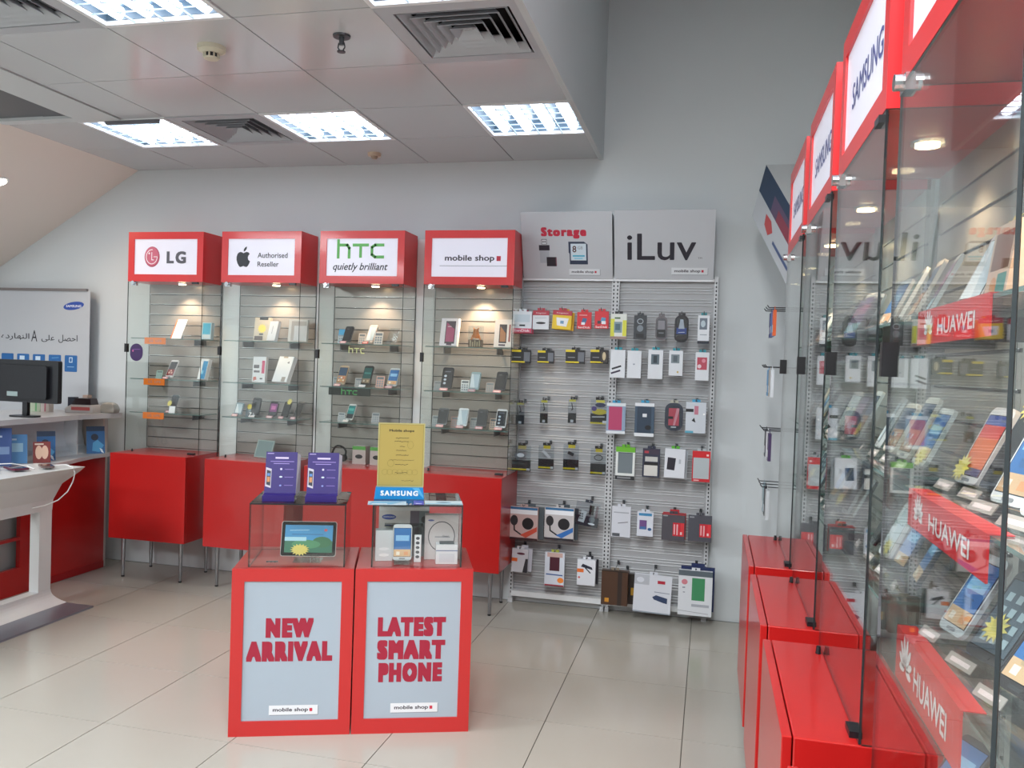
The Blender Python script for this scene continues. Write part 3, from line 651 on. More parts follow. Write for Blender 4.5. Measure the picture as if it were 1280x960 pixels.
phone(A, .41, .10, 1, .08, .15, '#eceef0', 'purple', 'large white phone cut by the right edge, nearest right wall cabinet', 30, .3, tag='#a8a29c')
phone(A, .09, .09, 2, .075, .145, '#c8d0d4', 'blue', 'silver phone with a blue screen, far end of the lowest shelf, nearest right cabinet', 30, .2, tag='#a8a29c')
phone(A, .22, .10, 2, .085, .15, '#30343a', 'grid', 'dark phone with an icon grid and yellow star, nearest right wall cabinet', 34, .3, star=(-.1,.35), tag='#a8a29c')
phone(A, .35, .10, 2, .08, .15, '#2a2426', 'blue', 'black phone with a blue screen near the right edge, nearest right wall cabinet', 34, .3, tag='#a8a29c')
for k, x_ in enumerate((.05,.2,.34)):
    phone(A, x_+.03, .085, 3, .07, .12, ('#2e3a44','#d8dade','#5a2a34')[k], ('blue','grid','purple')[k], ('slate phone','white phone','maroon phone')[k]+' lying back on the base behind the lowest red banner', 40, .4, tag='#b8d0d8')
BANR = mat('#dd2a30', .35)
for k, (z, x0, x1_, dz, hh) in enumerate(((1.69, .08, .44, .0003, .052), (1.40, .07, .47, .0003, .058), (1.16, .03, .40, .0003, .085))):
    (p, r) = W(A, (x0+x1_)/2, .026, z+dz)
    t = thing('shelf_banner', ['red banner with white flower emblem hanging at the top shelf edge','red banner with white flower emblem hanging at the middle shelf edge','largest red banner with white flower emblem hanging at the lowest shelf edge'][k], 'sign', p, r, 'red shelf banners in the nearest cabinet')
    L = (x1_-x0)/2
    MB().box(-L,0,-hh,L,.003,.0018,BANR).box(-L,.003,.0004,L,.03,.0018,BANR).build('strip', t)
    m = MB(); wh = mat('#f2ecec',.4)
    petals(m, -L+.07, -hh*.62, hh*.62, wh, -.0005)
    m.text('HUAWEI', .035, -hh*.54, L*1.0, hh*.46, wh, -.0006, bold=.03); m.build('lettering', t)
# clamps rods
# ================================================================== GONDOLA ON THE BACK WALL
GP = 5.385
WIREM = mat('#dfe1e2', .3, spec=.6); UPR = mat('#c9cbcd', .35)
PANM = mat('#a9aaac', .45, grain=.03, gscale=6, name='gondola_back')
gon = thing('hook_wall', 'white wire-lined hook wall with slotted uprights holding small packs', 'shelving', (-1.25, GP, 0))
bays = ((-1.235, -.645), (-.605, -.005))
MB().box(0, .012, .07, 1.26, .022, 2.17, PANM).build('back_panel', gon)
wm = MB().cyl((0,0,0),(.592,0,0),.0022,.0022,WIREM,5).mesh('wire')
for b, (xa, xb) in enumerate(bays):
    z = .10; n = 0; zs = []
    while z < 2.15:
        zs.append(z)
        n += 1
        z += (.018 if n % 3 else .040)
    copies(wm, 'wire', gon, [(xa+1.25, .006, z) for z in zs])
up = MB().box(-.012,-.016,.03,.012,.012,2.18,UPR).mesh('upright')
sl_m = MB()
for k in range(84): sl_m.box(-.004,-.0165,.06+.025*k,.004,-.0158,.06+.025*k+.013,mat('#26282c',.7))
slm = sl_m.mesh('slots')
for x_ in (.0, .618, .642, 1.262):
    u = bpy.data.objects.new('upright', up); C.objects.link(u); u.parent = gon; u.location = (x_, 0, 0)
    s_ = bpy.data.objects.new('slots', slm); C.objects.link(s_); s_.parent = u
    MB().box(-.016,-.03,0,.016,.012,.03,UPR).build('foot', u)
MB().box(.01,-.05,.05,.61,.0,.085,WIREM).build('base_rail', gon)
MB().box(.65,-.05,.05,1.25,.0,.085,WIREM).build('base_rail', gon)
MB().box(.01,-.012,2.15,.61,.0,2.165,WIREM).build('top_rail', gon)
MB().box(.65,-.012,2.15,1.25,.0,2.165,WIREM).build('top_rail', gon)
# header signs (slanting boards)
def header_sign(x0, x1_, label, fn, ztop=2.565, zbot=2.16):
    t = thing('header_sign', label, 'sign', (x0, GP-.02, zbot), 0)
    L = math.hypot(.17, ztop-zbot); a = math.atan2(.17, ztop-zbot)
    Mx = Matrix.Translation((0, -.01, 0)) @ Matrix.Rotation(a, 4, 'X')
    Wd = x1_-x0; gy = mat('#c3c6cb', .35)
    MB().box(0,0,0,Wd,.008,L,gy,Mx).build('board', t, bevel=.001)
    MB().add([(0,-.002,.0),(0,-.17,L*.98*math.cos(a)),(0,.02,L*.98*math.cos(a)),(0,.02,0)],[(0,1,2,3)],gy).add([(Wd,-.002,.0),(Wd,-.17,L*.98*math.cos(a)),(Wd,.02,L*.98*math.cos(a)),(Wd,.02,0)],[(3,2,1,0)],gy).build('side_cheek', t)
    MB().box(-.004,-.006,-.012,Wd+.004,.012,.006,WHITE).build('rail', t)
    m = MB(); fn(m, Wd, L, Mx); m.build('lettering', t)
def sg_storage(m, Wd, L, Mx):
    r = mat('#c42a44',.5); k = mat('#2a2432',.5); g = mat('#aeb4bc',.4)
    m.text('Storage', Wd*.47, L*.69, Wd*.50, L*.17, r, -.0006, Mx, bold=.055)
    u = .17*Wd
    m.rect(u+.03,L*.52,u+.065,L*.60,k,-.0005,Mx); m.rect(u+.033,L*.525,u+.062,L*.592,mat('#d4d8dc',.4),-.0007,Mx)
    m.rect(u+.038,L*.55,u+.045,L*.57,k,-.0009,Mx); m.rect(u+.05,L*.55,u+.057,L*.57,k,-.0009,Mx)
    m.rect(u+.012,L*.43,u+.082,L*.51,k,-.0005,Mx); m.rect(u+.016,L*.24,u+.078,L*.43,g,-.0005,Mx)
    m.rect(u+.06,L*.19,u+.125,L*.33,mat('#241c28',.4),-.0009,Mx); m.rect(u+.12,L*.20,u+.126,L*.32,mat('#7a4a58',.4),-.0011,Mx)
    v = .53*Wd
    m.poly([(v,L*.22),(v+.118,L*.22),(v+.118,L*.52),(v+.095,L*.56),(v-.006,L*.56),(v-.006,L*.40),(v,L*.38)],mat('#2e3a52',.4),-.0005,Mx)
    m.rect(v+.008,L*.28,v+.108,L*.53,mat('#cfdde6',.4),-.0007,Mx)
    m.text('8',v+.032,L*.45,.026,L*.10,mat('#5a3a3a',.5),-.0009,Mx,bold=.03); m.text('GB',v+.07,L*.47,.032,L*.045,mat('#8a9098',.5),-.0009,Mx)
    m.rect(v+.02,L*.335,v+.098,L*.36,mat('#58b4d0',.5),-.0009,Mx); m.rect(v+.03,L*.30,v+.085,L*.32,mat('#8ecce0',.5),-.0009,Mx)
    mobile_shop(m, Wd*.69, L*.105, Wd*.34, -.0005, Mx)
def sg_iluv(m, Wd, L, Mx):
    m.text('iLuv', Wd*.475, L*.475, Wd*.69, L*.385, mat('#1c1a2a',.4), -.0006, Mx, bold=.012)
    m.text('TM', Wd*.86, L*.315, Wd*.04, L*.025, mat('#3a3a44',.4), -.0006, Mx)
    mobile_shop(m, Wd*.76, L*.125, Wd*.36, -.0005, Mx)
header_sign(-1.229, -.640, 'grey slanting header board reading Storage with drive and card pictures', sg_storage)
header_sign(-.628, -.008, 'grey slanting header board with large black lettering above the right bay', sg_iluv, ztop=2.57)

HOOKM = mat('#6a6e72', .25, metal=.8)
def pack(box, label, base, ops, Y=5.25, th=.012, header=None, kind='carded_pack', cat='package', window=None, roll=0, yaw=0, group='packs on the hook wall', back=None, shape=None, tab=None, hook=True):
    """box = photo rectangle (x0,y0,x1,y1) of the pack where it hangs, Y its distance"""
    a = on_y(box[0], box[1], Y); b = on_y(box[2], box[3], Y)
    w_ = b.x-a.x; h_ = a.z-b.z; cx = (a.x+b.x)/2
    zt = a.z
    if hook:
        q = MB(); q.tube([(0,0,0),(0,Y-.035-GP,.0),(0,Y-.045-GP,.014)], .0022, HOOKM, 6).box(-.008,-.004,-.012,.008,.006,.012,HOOKM)
        ho = q.build('hook', gon); ho.location = (cx+1.25, 0, zt-.008)
    t = thing(kind, label, cat, (cx, Y, b.z), yaw, group)
    Mx = Matrix.Translation((0,0,h_)) @ Matrix.Rotation(roll, 4, 'Y') @ Matrix.Translation((0,0,-h_))
    hh = header[1]*h_ if header else 0
    bm = mat(base, .4)
    # hang tab with a slot around the hook
    tb = min(w_*.5, .05); tm_ = mat(tab or (header[0] if header else base), .4)
    k = MB()
    k.box(-tb/2,-.001,h_-.018,-.005,.001,h_,tm_,Mx).box(.005,-.001,h_-.018,tb/2,.001,h_,tm_,Mx).box(-.005,-.001,h_-.018,.005,.001,h_-.012,tm_,Mx).box(-.005,-.001,h_-.004,.005,.001,h_,tm_,Mx)
    k.build('hang_tab', t)
    hb = h_-.016
    if shape == 'blister':
        MB().rbox(-w_/2,0,w_/2,hb,w_*.4,-.002,.002,bm,Mx,n=6).build('backing_card', t)
        MB().rbox(-w_*.42,h_*.06,w_*.42,hb*.92,w_*.38,-.018,-.003,PLAST,Mx,n=6).build('blister', t)
        m = MB(); prints(m, ops, -w_*.36, h_*.1, w_*.72, hb*.78, -.004, Mx); m.build('contents', t)
    elif shape == 'bag':
        MB().box(-w_/2,-.002,0,w_/2,.002,hb*.42,bm,Mx).build('card_insert', t)
        MB().box(-w_/2,-.012,0.001,w_/2,-.003,hb,PLAST,Mx).build('bag', t)
        m = MB(); prints(m, ops, -w_/2, 0, w_, hb, -.0024, Mx); m.build('contents', t)
    else:
        z1_ = hb-hh
        MB().box(-w_/2,-th/2,0,w_/2,th/2,z1_,bm,Mx).build('carton', t, bevel=.001)
        if header: MB().box(-w_/2,-th/2,z1_,w_/2,th/2,hb,mat(header[0],.4),Mx).build('header_strip', t)
        if ops: prints(MB(), ops, -w_/2, 0, w_, hb, -th/2, Mx).build('print', t)
    if back:   # the pack hanging right behind, seen as a thin strip
        dx, dz, bc, bl = back
        t2 = thing(kind, bl, cat, (cx+dx, Y+th/2+.022, b.z+dz), yaw, group)
        MB().box(-w_/2,-.006,0,w_/2,.006,h_-.02,mat(bc,.4),Mx).build('carton', t2)
        MB().box(-w_*.2,-.001,h_-.02,w_*.2,.001,h_,mat(bc,.4),Mx).build('hang_tab', t2)
    return t
# left bay, row 1
pack((642,386,664.5,416),'white memory stick pack with a pink foot band, far left of the top row','#dfe3ea',[('r',0,0,1,.2,'#d0506e'),('t',.5,.1,.8,.12,'SanDisk','#f4e8ee'),('r',.35,.3,.65,.38,'#20242a'),('r',.1,.5,.9,.85,'#c8d4de')],back=(.006,-.006,'#b84a60','pack behind the pink-footed memory stick pack'))
pack((666.7,385,686,412),'white pack with a maroon header and one dark usb stick','#dadde2',[('e',.5,.34,.3,.06,'#23262c'),('l',[(.15,.6),(.85,.62)],.02,'#8a9098'),('t',.5,.86,.6,.08,'Kingston','#e8d0d4')],header=('#b03042',.22))
pack((692,385,715,412),'yellow and white pack hanging askew below a maroon header','#e6c22c',[('p',[(.25,.2),(.75,.15),(.85,.6),(.2,.62)],'#e9eaec'),('r',.42,.3,.6,.46,'#6a94b4'),('t',.5,.86,.6,.08,'Kingston','#e8d0d4')],header=('#b03042',.22),roll=.05,back=(.012,-.004,'#e0aa20','yellow pack behind the askew yellow and white one'))
pack((722,387,739,411.5),'red memory card pack, left one of the red pair','#cf2832',[('p',[(.3,.35),(.6,.32),(.7,.62),(.4,.66)],'#3f6a94'),('r',.3,.25,.55,.4,'#e4e8ec'),('t',.5,.1,.85,.12,'SanDisk','#f4e8e8'),('r',.15,.8,.7,.84,'#e8b0b0')])
pack((744,386,760.5,411),'red memory card pack, right one of the red pair','#cf2832',[('p',[(.4,.4),(.75,.38),(.8,.62),(.5,.66)],'#4f94b8'),('r',.2,.28,.45,.45,'#3a3a40'),('r',.5,.26,.8,.44,'#e4e8ec'),('t',.5,.1,.85,.12,'SanDisk','#f4e8e8')])
# row 2: black and yellow chargers
CH = [('r',0,.84,.5,1,'#e4cc20'),('r',0,.06,.72,.16,'#e4cc20'),('r',.12,.42,.5,.48,'#8a8c90'),('r',.66,.16,1,.84,'#6c7078')]
for i, (bx_, lb) in enumerate((((641,434,663,454.5),'first from the left'),((673,435,692,454.5),'second from the left'),((708,434,730.6,455),'third from the left'),((739,434,760,455),'fourth, beside the slotted upright'))):
    pack(bx_, 'small black and yellow charger box in the second row, '+lb, '#1a1b1e', CH if i != 3 else CH[:3]+[('r',.6,.1,1,.9,'#3a3430'),('e',.78,.55,.1,.3,'#c8b894')], th=.035, kind='charger_box', cat='box')
# row 3
SM = [('r',0,0,1,.42,'#16171a'),('r',.3,.03,.65,.14,'#c8c9cc'),('l',[(.4,.85),(.55,.6),(.4,.55)],.12,'#3a3a40'),('r',.1,.9,.9,1,'#d8cc50')]
for bx_, lb in (((645.7,500,655.3,530.5),'narrow clear cable pack with a black foot, at the left upright'),((676,497,684.5,529),'narrow clear cable pack with a black foot, second in its row'),((711,496,720,529),'narrow clear cable pack with a black foot, third in its row')):
    pack(bx_, lb, '#16171a', SM, shape='bag', th=.004)
pack((739,496,759.5,530.5),'black and yellow pack with two plug pictures beside the upright','#1b1c20',[('r',0,.0,1,.07,'#e0c81e'),('e',.55,.78,.3,.09,'#3a3c60'),('e',.5,.5,.42,.12,'#d8c030'),('e',.2,.62,.15,.1,'#5a4a88'),('l',[(.1,.28),(.8,.3)],.05,'#c8cacc'),('r',.7,.03,.95,.14,'#c8c8cc'),('r',.3,.88,.8,.98,'#d8cc50')],shape='bag')
# row 4
for bx_, lb, hd in (((641,553,663,589.5),'clear and black headset pack at the left end of the fourth row',1),((674,553,692,587),'clear and black car charger pack, second in the fourth row',0),((705,552,723,588.5),'clear and black pack with a dark plug, third in the fourth row',2),((739,557,757,594),'clear and black pack with a round cable, fourth in the fourth row',3)):
    ops = [('r',0,0,1,.42,'#17181b'),('r',0,.04,.8,.1,'#e0c81e'),('r',.78,.03,.96,.12,'#c8c8cc'),('t',.4,.25,.6,.08,'nokia' if 0 else 'TYPE','#8a8c90'),('r',.3,.86,.75,.99,'#d8c030')]
    ops += {1:[('e',.4,.6,.3,.12,'#5a5e64'),('e',.45,.62,.2,.08,'#c4c8cc')],0:[('l',[(.3,.75),(.7,.5)],.18,'#b8bcc0')],2:[('l',[(.35,.68),(.6,.62)],.2,'#1c1c20')],3:[('o',.5,.65,.26,.1,'#4a4c50')]}[hd]
    ops = [o for o in ops if o[0] != 't']
    pack(bx_, lb, '#17181b', ops, shape='bag')
# row 5
HS = lambda c1, c2: [('r',.02,.78,.98,.92,'#e8ecf0'),('r',.02,.92,.98,.99,'#2f6a98'),('e',.18,.58,.13,.16,'#2a2a2e'),('e',.66,.5,.2,.18,'#1c1c20'),('l',[(.18,.5),(.2,.28),(.45,.14),(.7,.18)],.05,'#26262a'),('p',[(.4,.14),(.98,.42),(.98,.28),(.6,.06)],c1),('r',.0,0,1,.06,c2)]
pack((637.6,629,672,675.5),'boxed headset pack with a red swoosh at the left end of the fifth row','#c4aaa6',HS('#c8503c','#3a1c20'),th=.03,back=(.03,.0,'#5a646a','pack behind the red-swoosh headset pack'),Y=5.23,kind='headset_pack')
pack((682,630,717,676),'boxed headset pack with a blue swoosh, second in the fifth row','#c0bcbc',HS('#2f6ab0','#23242c'),th=.03,back=(.02,.0,'#48525a','pack behind the blue-swoosh headset pack'),Y=5.23,kind='headset_pack')
pack((722,624,751,659),'dark blister pack with a white remote, tilted, beside the upright','#2a3440',[('p',[(.15,.15),(.4,.12),(.48,.6),(.25,.65)],'#dfe2e4'),('e',.72,.3,.12,.14,'#7a848a'),('r',.55,.5,.75,.9,'#14181c'),('r',.82,.4,.92,.9,'#6a3040'),('e',.72,.12,.14,.04,'#dfe4ea')]+[('r',.2+.08*i,.25+.1*j,.25+.08*i,.31+.1*j,'#3a3c40') for i in range(2) for j in range(3)],roll=.12,shape='bag')
# row 6
pack((641,682,660,716),'white blister pack with a maroon picture and orange sticker, left end of the lowest row','#ccccd2',[('e',.55,.8,.25,.05,'#5a2a3c'),('r',.0,.45,.35,.6,'#e06a30'),('p',[(.7,0),(1,0),(1,.6),(.85,.6)],'#2a2a32')],roll=.03,back=(.022,.004,'#c8c8d2','white pack fanned out behind the maroon-picture pack'))
pack((682,686,705,733),'white phone case pack with a maroon case and blue script, lowest row','#d4dae4',[('r',.25,.45,.75,.86,'#4a1c2a'),('r',.02,.0,.98,.04,'#a03040'),('l',[(.1,.34),(.9,.33)],.06,'#3a5a98'),('e',.82,.18,.16,.08,'#f08838'),('r',.12,.86,.9,.99,'#c8a8a0')],th=.025,tab='#a8b04a')
pack((722.5,695,744,732),'white carton with a black headset picture and orange sticker, lowest row','#dde0e6',[('p',[(.2,.72),(.85,.62),(.8,.72),(.3,.84)],'#1a1c30'),('l',[(.45,.68),(.72,.5)],.06,'#1a1c30'),('r',.0,.5,.36,.64,'#e07030'),('e',.12,.3,.06,.04,'#d86a60')],th=.035,back=(.012,.0,'#2c2c34','dark pack behind the headset picture carton'))
# right bay row 1
pack((764,389,782.7,424),'yellow and white adaptor pack beside the centre upright','#dfe3dc',[('r',.0,.1,.25,.8,'#d8d84a'),('r',.75,.12,1,.75,'#d8d84a'),('r',.22,.25,.72,.68,'#7f98a0'),('r',.3,.35,.6,.6,'#4f6a74'),('r',0,0,1,.1,'#9a8078'),('r',.25,.8,.6,.86,'#4a6a40')],tab='#202226')
pack((793,391,807.6,424),'dark grey blister pack with a scrolled metal key, top row','#33383e',[('o',.5,.75,.22,.1,'#a8b0b6'),('e',.5,.45,.25,.14,'#7a848c'),('r',.2,.05,.8,.22,'#16181c')],roll=0)
pack((820,392,833.5,425),'oval grey blister pack with a black foot, top row','#6b6468',[('r',0,0,1,.4,'#1e1c20'),('r',.1,.42,.9,.9,'#9a949a'),('r',.2,.2,.8,.26,'#8a8c90')],shape='blister')
pack((844,391,860,428),'blue and black blister pack with chrome shine, top row','#1c1a22',[('r',0,.25,1,.55,'#23408c'),('p',[(.2,.5),(.8,.5),(.65,.95),(.35,.95)],'#b8c0cc'),('r',0,0,1,.15,'#2a1c20'),('l',[(.2,.32),(.8,.34)],.06,'#c8ccdc')],shape='blister')
pack((873,391,886,430),'white pack with a teal tab and black foot, right end of the top row','#dfe3e8',[('r',.15,.5,.8,.9,'#6a7684'),('r',0,0,1,.1,'#1a2230'),('e',.45,.7,.2,.12,'#b8c8d0'),('r',.2,.3,.8,.33,'#9aa4ac')],tab='#2a8a90',th=.03)
# row 2
for bx_, lb, ops in (((764,434,781,472.5),'white cable carton showing two black plugs beside the upright',[('l',[(.15,.32),(.7,.42)],.12,'#23252e'),('l',[(.1,.16),(.65,.26)],.12,'#3a3048')]),
  ((785,435,801,473),'plain white carton with a teal tab, second row',[('r',.42,.48,.55,.53,'#9aa4b0')]),
  ((811,434,828,474),'white carton with a small dark window, third in the second row',[('r',.2,.5,.75,.85,'#5c6c76'),('r',.35,.55,.6,.8,'#2e3a44')]),
  ((837,435,853,470),'white carton with a square picture, fourth in the second row',[('r',.15,.5,.75,.85,'#7d8a90'),('r',.3,.55,.6,.8,'#56626a'),('e',.65,.15,.07,.04,'#c8b060')]),
  ((870,437,885.5,476),'white carton with a red patterned picture, right end of the second row',[('r',.12,.38,.85,.82,'#b8485a'),('e',.3,.5,.14,.07,'#e8d0d8'),('e',.6,.7,.14,.07,'#d88898')])):
    pack(bx_, lb, '#dde1e6', ops, th=.028, tab='#2d93a0', kind='teal_tab_carton', cat='box')
# row 3
pack((759,500,781,542.5),'pink phone case in a white and blue carton','#8fa4bc',[('r',.12,.12,.82,.88,'#b8446c'),('r',0,.9,1,1,'#dfe5ea'),('r',0,0,1,.09,'#dfe5ea')],th=.03,tab='#3fa0c8',kind='phone_case_pack',yaw=.08)
pack((794.5,500,817,546),'dark blue phone case in a white-ended carton','#40556a',[('r',.12,.1,.85,.88,'#2b3d50'),('r',0,.9,1,1,'#e4e8ec'),('r',0,0,1,.1,'#e4e8ec'),('r',.4,.58,.62,.68,'#e0e4e8'),('e',.7,.27,.16,.07,'#10141c')],th=.03,tab='#3fa0c8',kind='phone_case_pack')
pack((831.7,500,853,539),'rounded dark case pack showing a red phone case','#39404e',[('r',.1,.1,.9,.9,'#c4495a'),('r',.1,.4,.45,.52,'#14141c'),('p',[(.45,.1),(.6,.1),(.9,.8),(.9,.9),(.7,.9)],'#dc94a0'),('r',.3,0,.7,.06,'#c8ccd0')],shape='blister',tab='#b8b8a8',kind='phone_case_pack')
pack((858,499,881.6,542),'white case pack with a pink strip and black mark, right end of the third row','#ccd2da',[('r',.0,.68,.38,.78,'#16181e'),('r',.42,.6,.62,.88,'#c07a8c'),('p',[(.3,.4),(.5,.34),(.42,.5)],'#1a1c20'),('r',0,0,.4,.07,'#58a4bc'),('e',.9,.62,.05,.03,'#f8f8f8')],tab='#3fa0c8',th=.02,kind='phone_case_pack')
# row 4
pack((770.7,555,793,600),'green-topped white carton holding a grey phone case','#dfe3e0',[('r',.12,.2,.88,.82,'#6f7a80'),('r',.0,.0,1,.12,'#1f2226'),('r',.1,.03,.8,.09,'#7a7c80'),('r',.12,.82,.88,.84,'#3a4044')],header=('#6ab42c',.14),th=.03,kind='phone_case_pack')
pack((804,557,824,597),'navy blister pack holding a cream power pack','#30364a',[('r',.1,.05,.88,.42,'#d4d2cc'),('r',.15,.55,.88,.72,'#c4c4c0'),('r',.1,.42,.9,.52,'#16181c'),('r',.05,.8,.95,.98,'#3c3446'),('r',.1,.84,.35,.92,'#b03a48')],th=.02)
pack((832,557,856,598),'white carton with a black phone picture and green tab','#dde0e6',[('p',[(.12,.28),(.5,.26),(.55,.68),(.15,.7)],'#25222e'),('r',.7,.5,.8,.65,'#b8bcc4')],th=.03,tab='#55b030',roll=.02,back=(.014,-.01,'#c0c6cc','pack behind the green-tabbed carton'))
pack((866,560,887,603),'red-framed pack with a pale window, right end of the fourth row','#b4bcc0',[('r',0,0,1,.1,'#c41f2a'),('r',0,.78,1,1,'#cf2028'),('r',0,.1,.06,.78,'#c41f2a'),('r',.94,.1,1,.78,'#c41f2a'),('r',.1,.03,.4,.06,'#f0c8c8'),('r',.78,.84,.9,.9,'#f0d0d0')],th=.006)
# row 5
pack((765.5,629,787.5,672),'white rounded pack with a thin dark stylus, fifth row','#cfd2da',[('l',[(.35,.45),(.85,.5)],.04,'#6a6a72'),('r',.05,.02,.45,.12,'#50545a'),('r',.1,.78,.9,.82,'#a4a8b0')],th=.01)
pack((797,636,816,671),'white pouch with a purple square and blue print, fifth row','#d4d8e2',[('r',.15,.28,.6,.66,'#6c4a84'),('r',.2,.28,.55,.4,'#3f6aa0'),('e',.78,.3,.12,.06,'#23588a'),('r',.1,.84,.9,.95,'#3f86b4')],th=.01)
RX_ = [('r',.48,.18,.82,.68,'#c81f30'),('r',.82,.18,.97,.68,'#d43038'),('r',.52,.24,.58,.62,'#e8a8ac'),('r',.64,.22,.70,.62,'#e8b0b4'),('r',.80,.24,.88,.34,'#f0d0d0'),('r',.05,.9,.25,.95,'#9a9ca0'),('r',0,.97,1,1,'#c02a30')]
pack((828,638,855.5,676.6),'dark grey envelope pack with a red block and red top edge','#4d4a52',RX_,th=.02,back=(.004,.006,'#c02a34','red pack behind the left dark grey envelope pack'))
pack((861,640,889,678),'dark grey envelope pack with a red block, nearest the right upright','#4d4d56',RX_[:-1],th=.02)
# row 6
t = pack((753,708,784,757),'brown leather folio with a dark strap and small yellow label','#4a3020',[('r',.62,0,.78,1,'#2a1d18'),('r',.14,.08,.30,.2,'#c88a2c'),('r',0,.97,1,1,'#20160f')],Y=5.20,th=.045,kind='leather_folio',cat='folio',tab='#8a8070')
pack((770,712,793,755),'dark brown folio with a yellow tag half behind the leather folio','#2b221e',[('r',.8,.3,.95,.55,'#b88a28')],Y=5.27,th=.03,kind='leather_folio',cat='folio',tab='#5a5048')
pack((794,713,839,768.5),'large white tablet case pack picturing folded blue covers','#d3d6de',[('r',.0,.72,.4,.98,'#b4b8c0'),('e',.16,.84,.1,.07,'#d3d6de'),('r',.62,.78,.82,.86,'#b02238'),('p',[(.5,.42),(.6,.48),(.9,.42),(.9,.28),(.78,.3),(.55,.36)],'#2b3c5e'),('l',[(.55,.56),(.95,.55)],.02,'#8a90a0'),('r',0,0,1,.03,'#9aa4b0')],Y=5.20,th=.012,roll=.03,kind='tablet_case_pack')
pack((849,708,889,771),'white tablet case pack with a green panel and grey flap','#d6d9de',[('r',.4,.34,.78,.84,'#3d8a5c'),('e',.18,.74,.09,.06,'#d0808c'),('r',.12,.6,.2,.63,'#8a8e98'),('r',.14,.5,.2,.52,'#8a8e98'),('r',.4,.2,.92,.26,'#a8acb4'),('r',.0,.88,1,1,'#59646c'),('l',[(0,.1),(.9,.06)],.012,'#8a8e94')],Y=5.20,th=.03,kind='tablet_case_pack',back=(.012,.02,'#23305a','navy pack behind the green-panelled tablet case pack'))
# bare hooks seen in the panel
# ================================================================== RIGHT WALL BEYOND THE CABINETS
RW = .64
gr = thing('hook_wall', 'white hook panel on the right wall beyond the farthest cabinet', 'shelving', (RW-.02, 3.90, 0))
MB().box(-.006,0,.3,.016,1.35,2.17,PANM).build('back_panel', gr)
MB().box(-.03,-.012,.0,.012,.012,2.18,UPR).build('upright', gr)
MB().box(-.03,1.34,.0,.012,1.364,2.18,UPR).build('upright', gr)
rows = [(1.945, .16, (('#2a2a70','navy'),('#3a6ab0','blue'),('#e8642c','orange'))), (1.62, .17, (('#4f94c4','sky blue'),('#b0a498','beige'),('#dfe3e8','white'))),
        (1.27, .17, (('#23242c','black'),('#e4e4e8','white'),('#4a3a60','purple'))), (.96, .18, (('#9ab0b8','pale blue'),('#23262c','black'),('#c8ccd0','silver')))]
rn = ['top', 'second', 'third', 'lowest']
for i, (z, h_, cs) in enumerate(rows):
    for k, (c_, nm) in enumerate(cs):
        Y = 5.0-.13*k; X0 = .325
        hk = MB().tube([(0,0,0),(X0-.03-RW+.02,0,.0),(X0-.04-RW+.02,0,.014)],.0028,mat('#23252a',.4),6).build('hook', gr); hk.location = (0, Y-3.90, z)
        t = thing('carded_pack', f'{nm} edge-on pack in the {rn[i]} row on the right wall panel', 'package', (X0, Y, z-h_+.006), -PI/2, 'packs on the right wall panel')
        MB().box(-.04,-.008,0,.04,.008,h_-.02,mat(c_,.4)).build('carton', t)
        MB().box(-.02,-.001,h_-.02,-.004,.001,h_,mat(c_,.4)).box(.004,-.001,h_-.02,.02,.001,h_,mat(c_,.4)).box(-.004,-.001,h_-.02,.004,.001,h_-.014,mat(c_,.4)).build('hang_tab', t)
        MB().rect(-.03,.02,.03,.06,mat('#d8dce0',.4),-.0085).build('print', t)
# tilted poster board on the right wall
t = thing('poster_board', 'tilted white board with a night sky picture and red mark beyond the right cabinets', 'poster', (0,0,0))
p1, p2 = on_y(958,206,5.0), on_y(940,270,5.0)
p4, p3 = on_y(1003,284,4.5), on_y(985,338,4.5)
nv = (p2-p1).cross(p4-p1).normalized()
if nv.x > 0: nv = -nv
o0 = p1.copy(); t.location = o0
def Q(u, v, d=0): return (p1 + (p4-p1)*u + (p2-p1)*v + nv*d) - o0
MB().add([Q(0,0),Q(1,0),Q(1,1),Q(0,1),Q(0,0,-.012),Q(1,0,-.012),Q(1,1,-.012),Q(0,1,-.012)],[(0,1,2,3),(7,6,5,4),(0,4,5,1),(1,5,6,2),(2,6,7,3),(3,7,4,0)],mat('#b4b8bc',.4)).build('board', t)
def quad(m, u0,v0,u1,v1,col,d): m.add([Q(u0,v0,d),Q(u1,v0,d),Q(u1,v1,d),Q(u0,v1,d)],[(0,1,2,3)],mat(col,.4))
m = MB(); quad(m,0,0,1,.5,'#2a3e58',.0006); quad(m,.35,.2,1,.5,'#5a4a64',.0009); quad(m,.5,.3,1,.5,'#8a3a4a',.0012)
m.add([Q(.28,.62,.0009),Q(.42,.6,.0009),Q(.5,.72,.0009),Q(.42,.86,.0009),Q(.30,.80,.0009)],[(0,1,2,3,4)],mat('#b84a4c',.4))
m.add([Q(.55,.80,.0009),Q(.95,.78,.0009),Q(.95,.84,.0009),Q(.55,.86,.0009)],[(0,1,2,3)],mat('#4a5a80',.4)); m.build('picture', t)
tp = p1; MB().add([Q(0,0),Q(1,0),tuple(Vector((RW-.01,4.5,p4.z))-o0),tuple(Vector((RW-.01,5.0,p1.z+.0))-o0)],[(0,1,2,3)],mat('#c4c6c6',.4)).build('top_board', t)

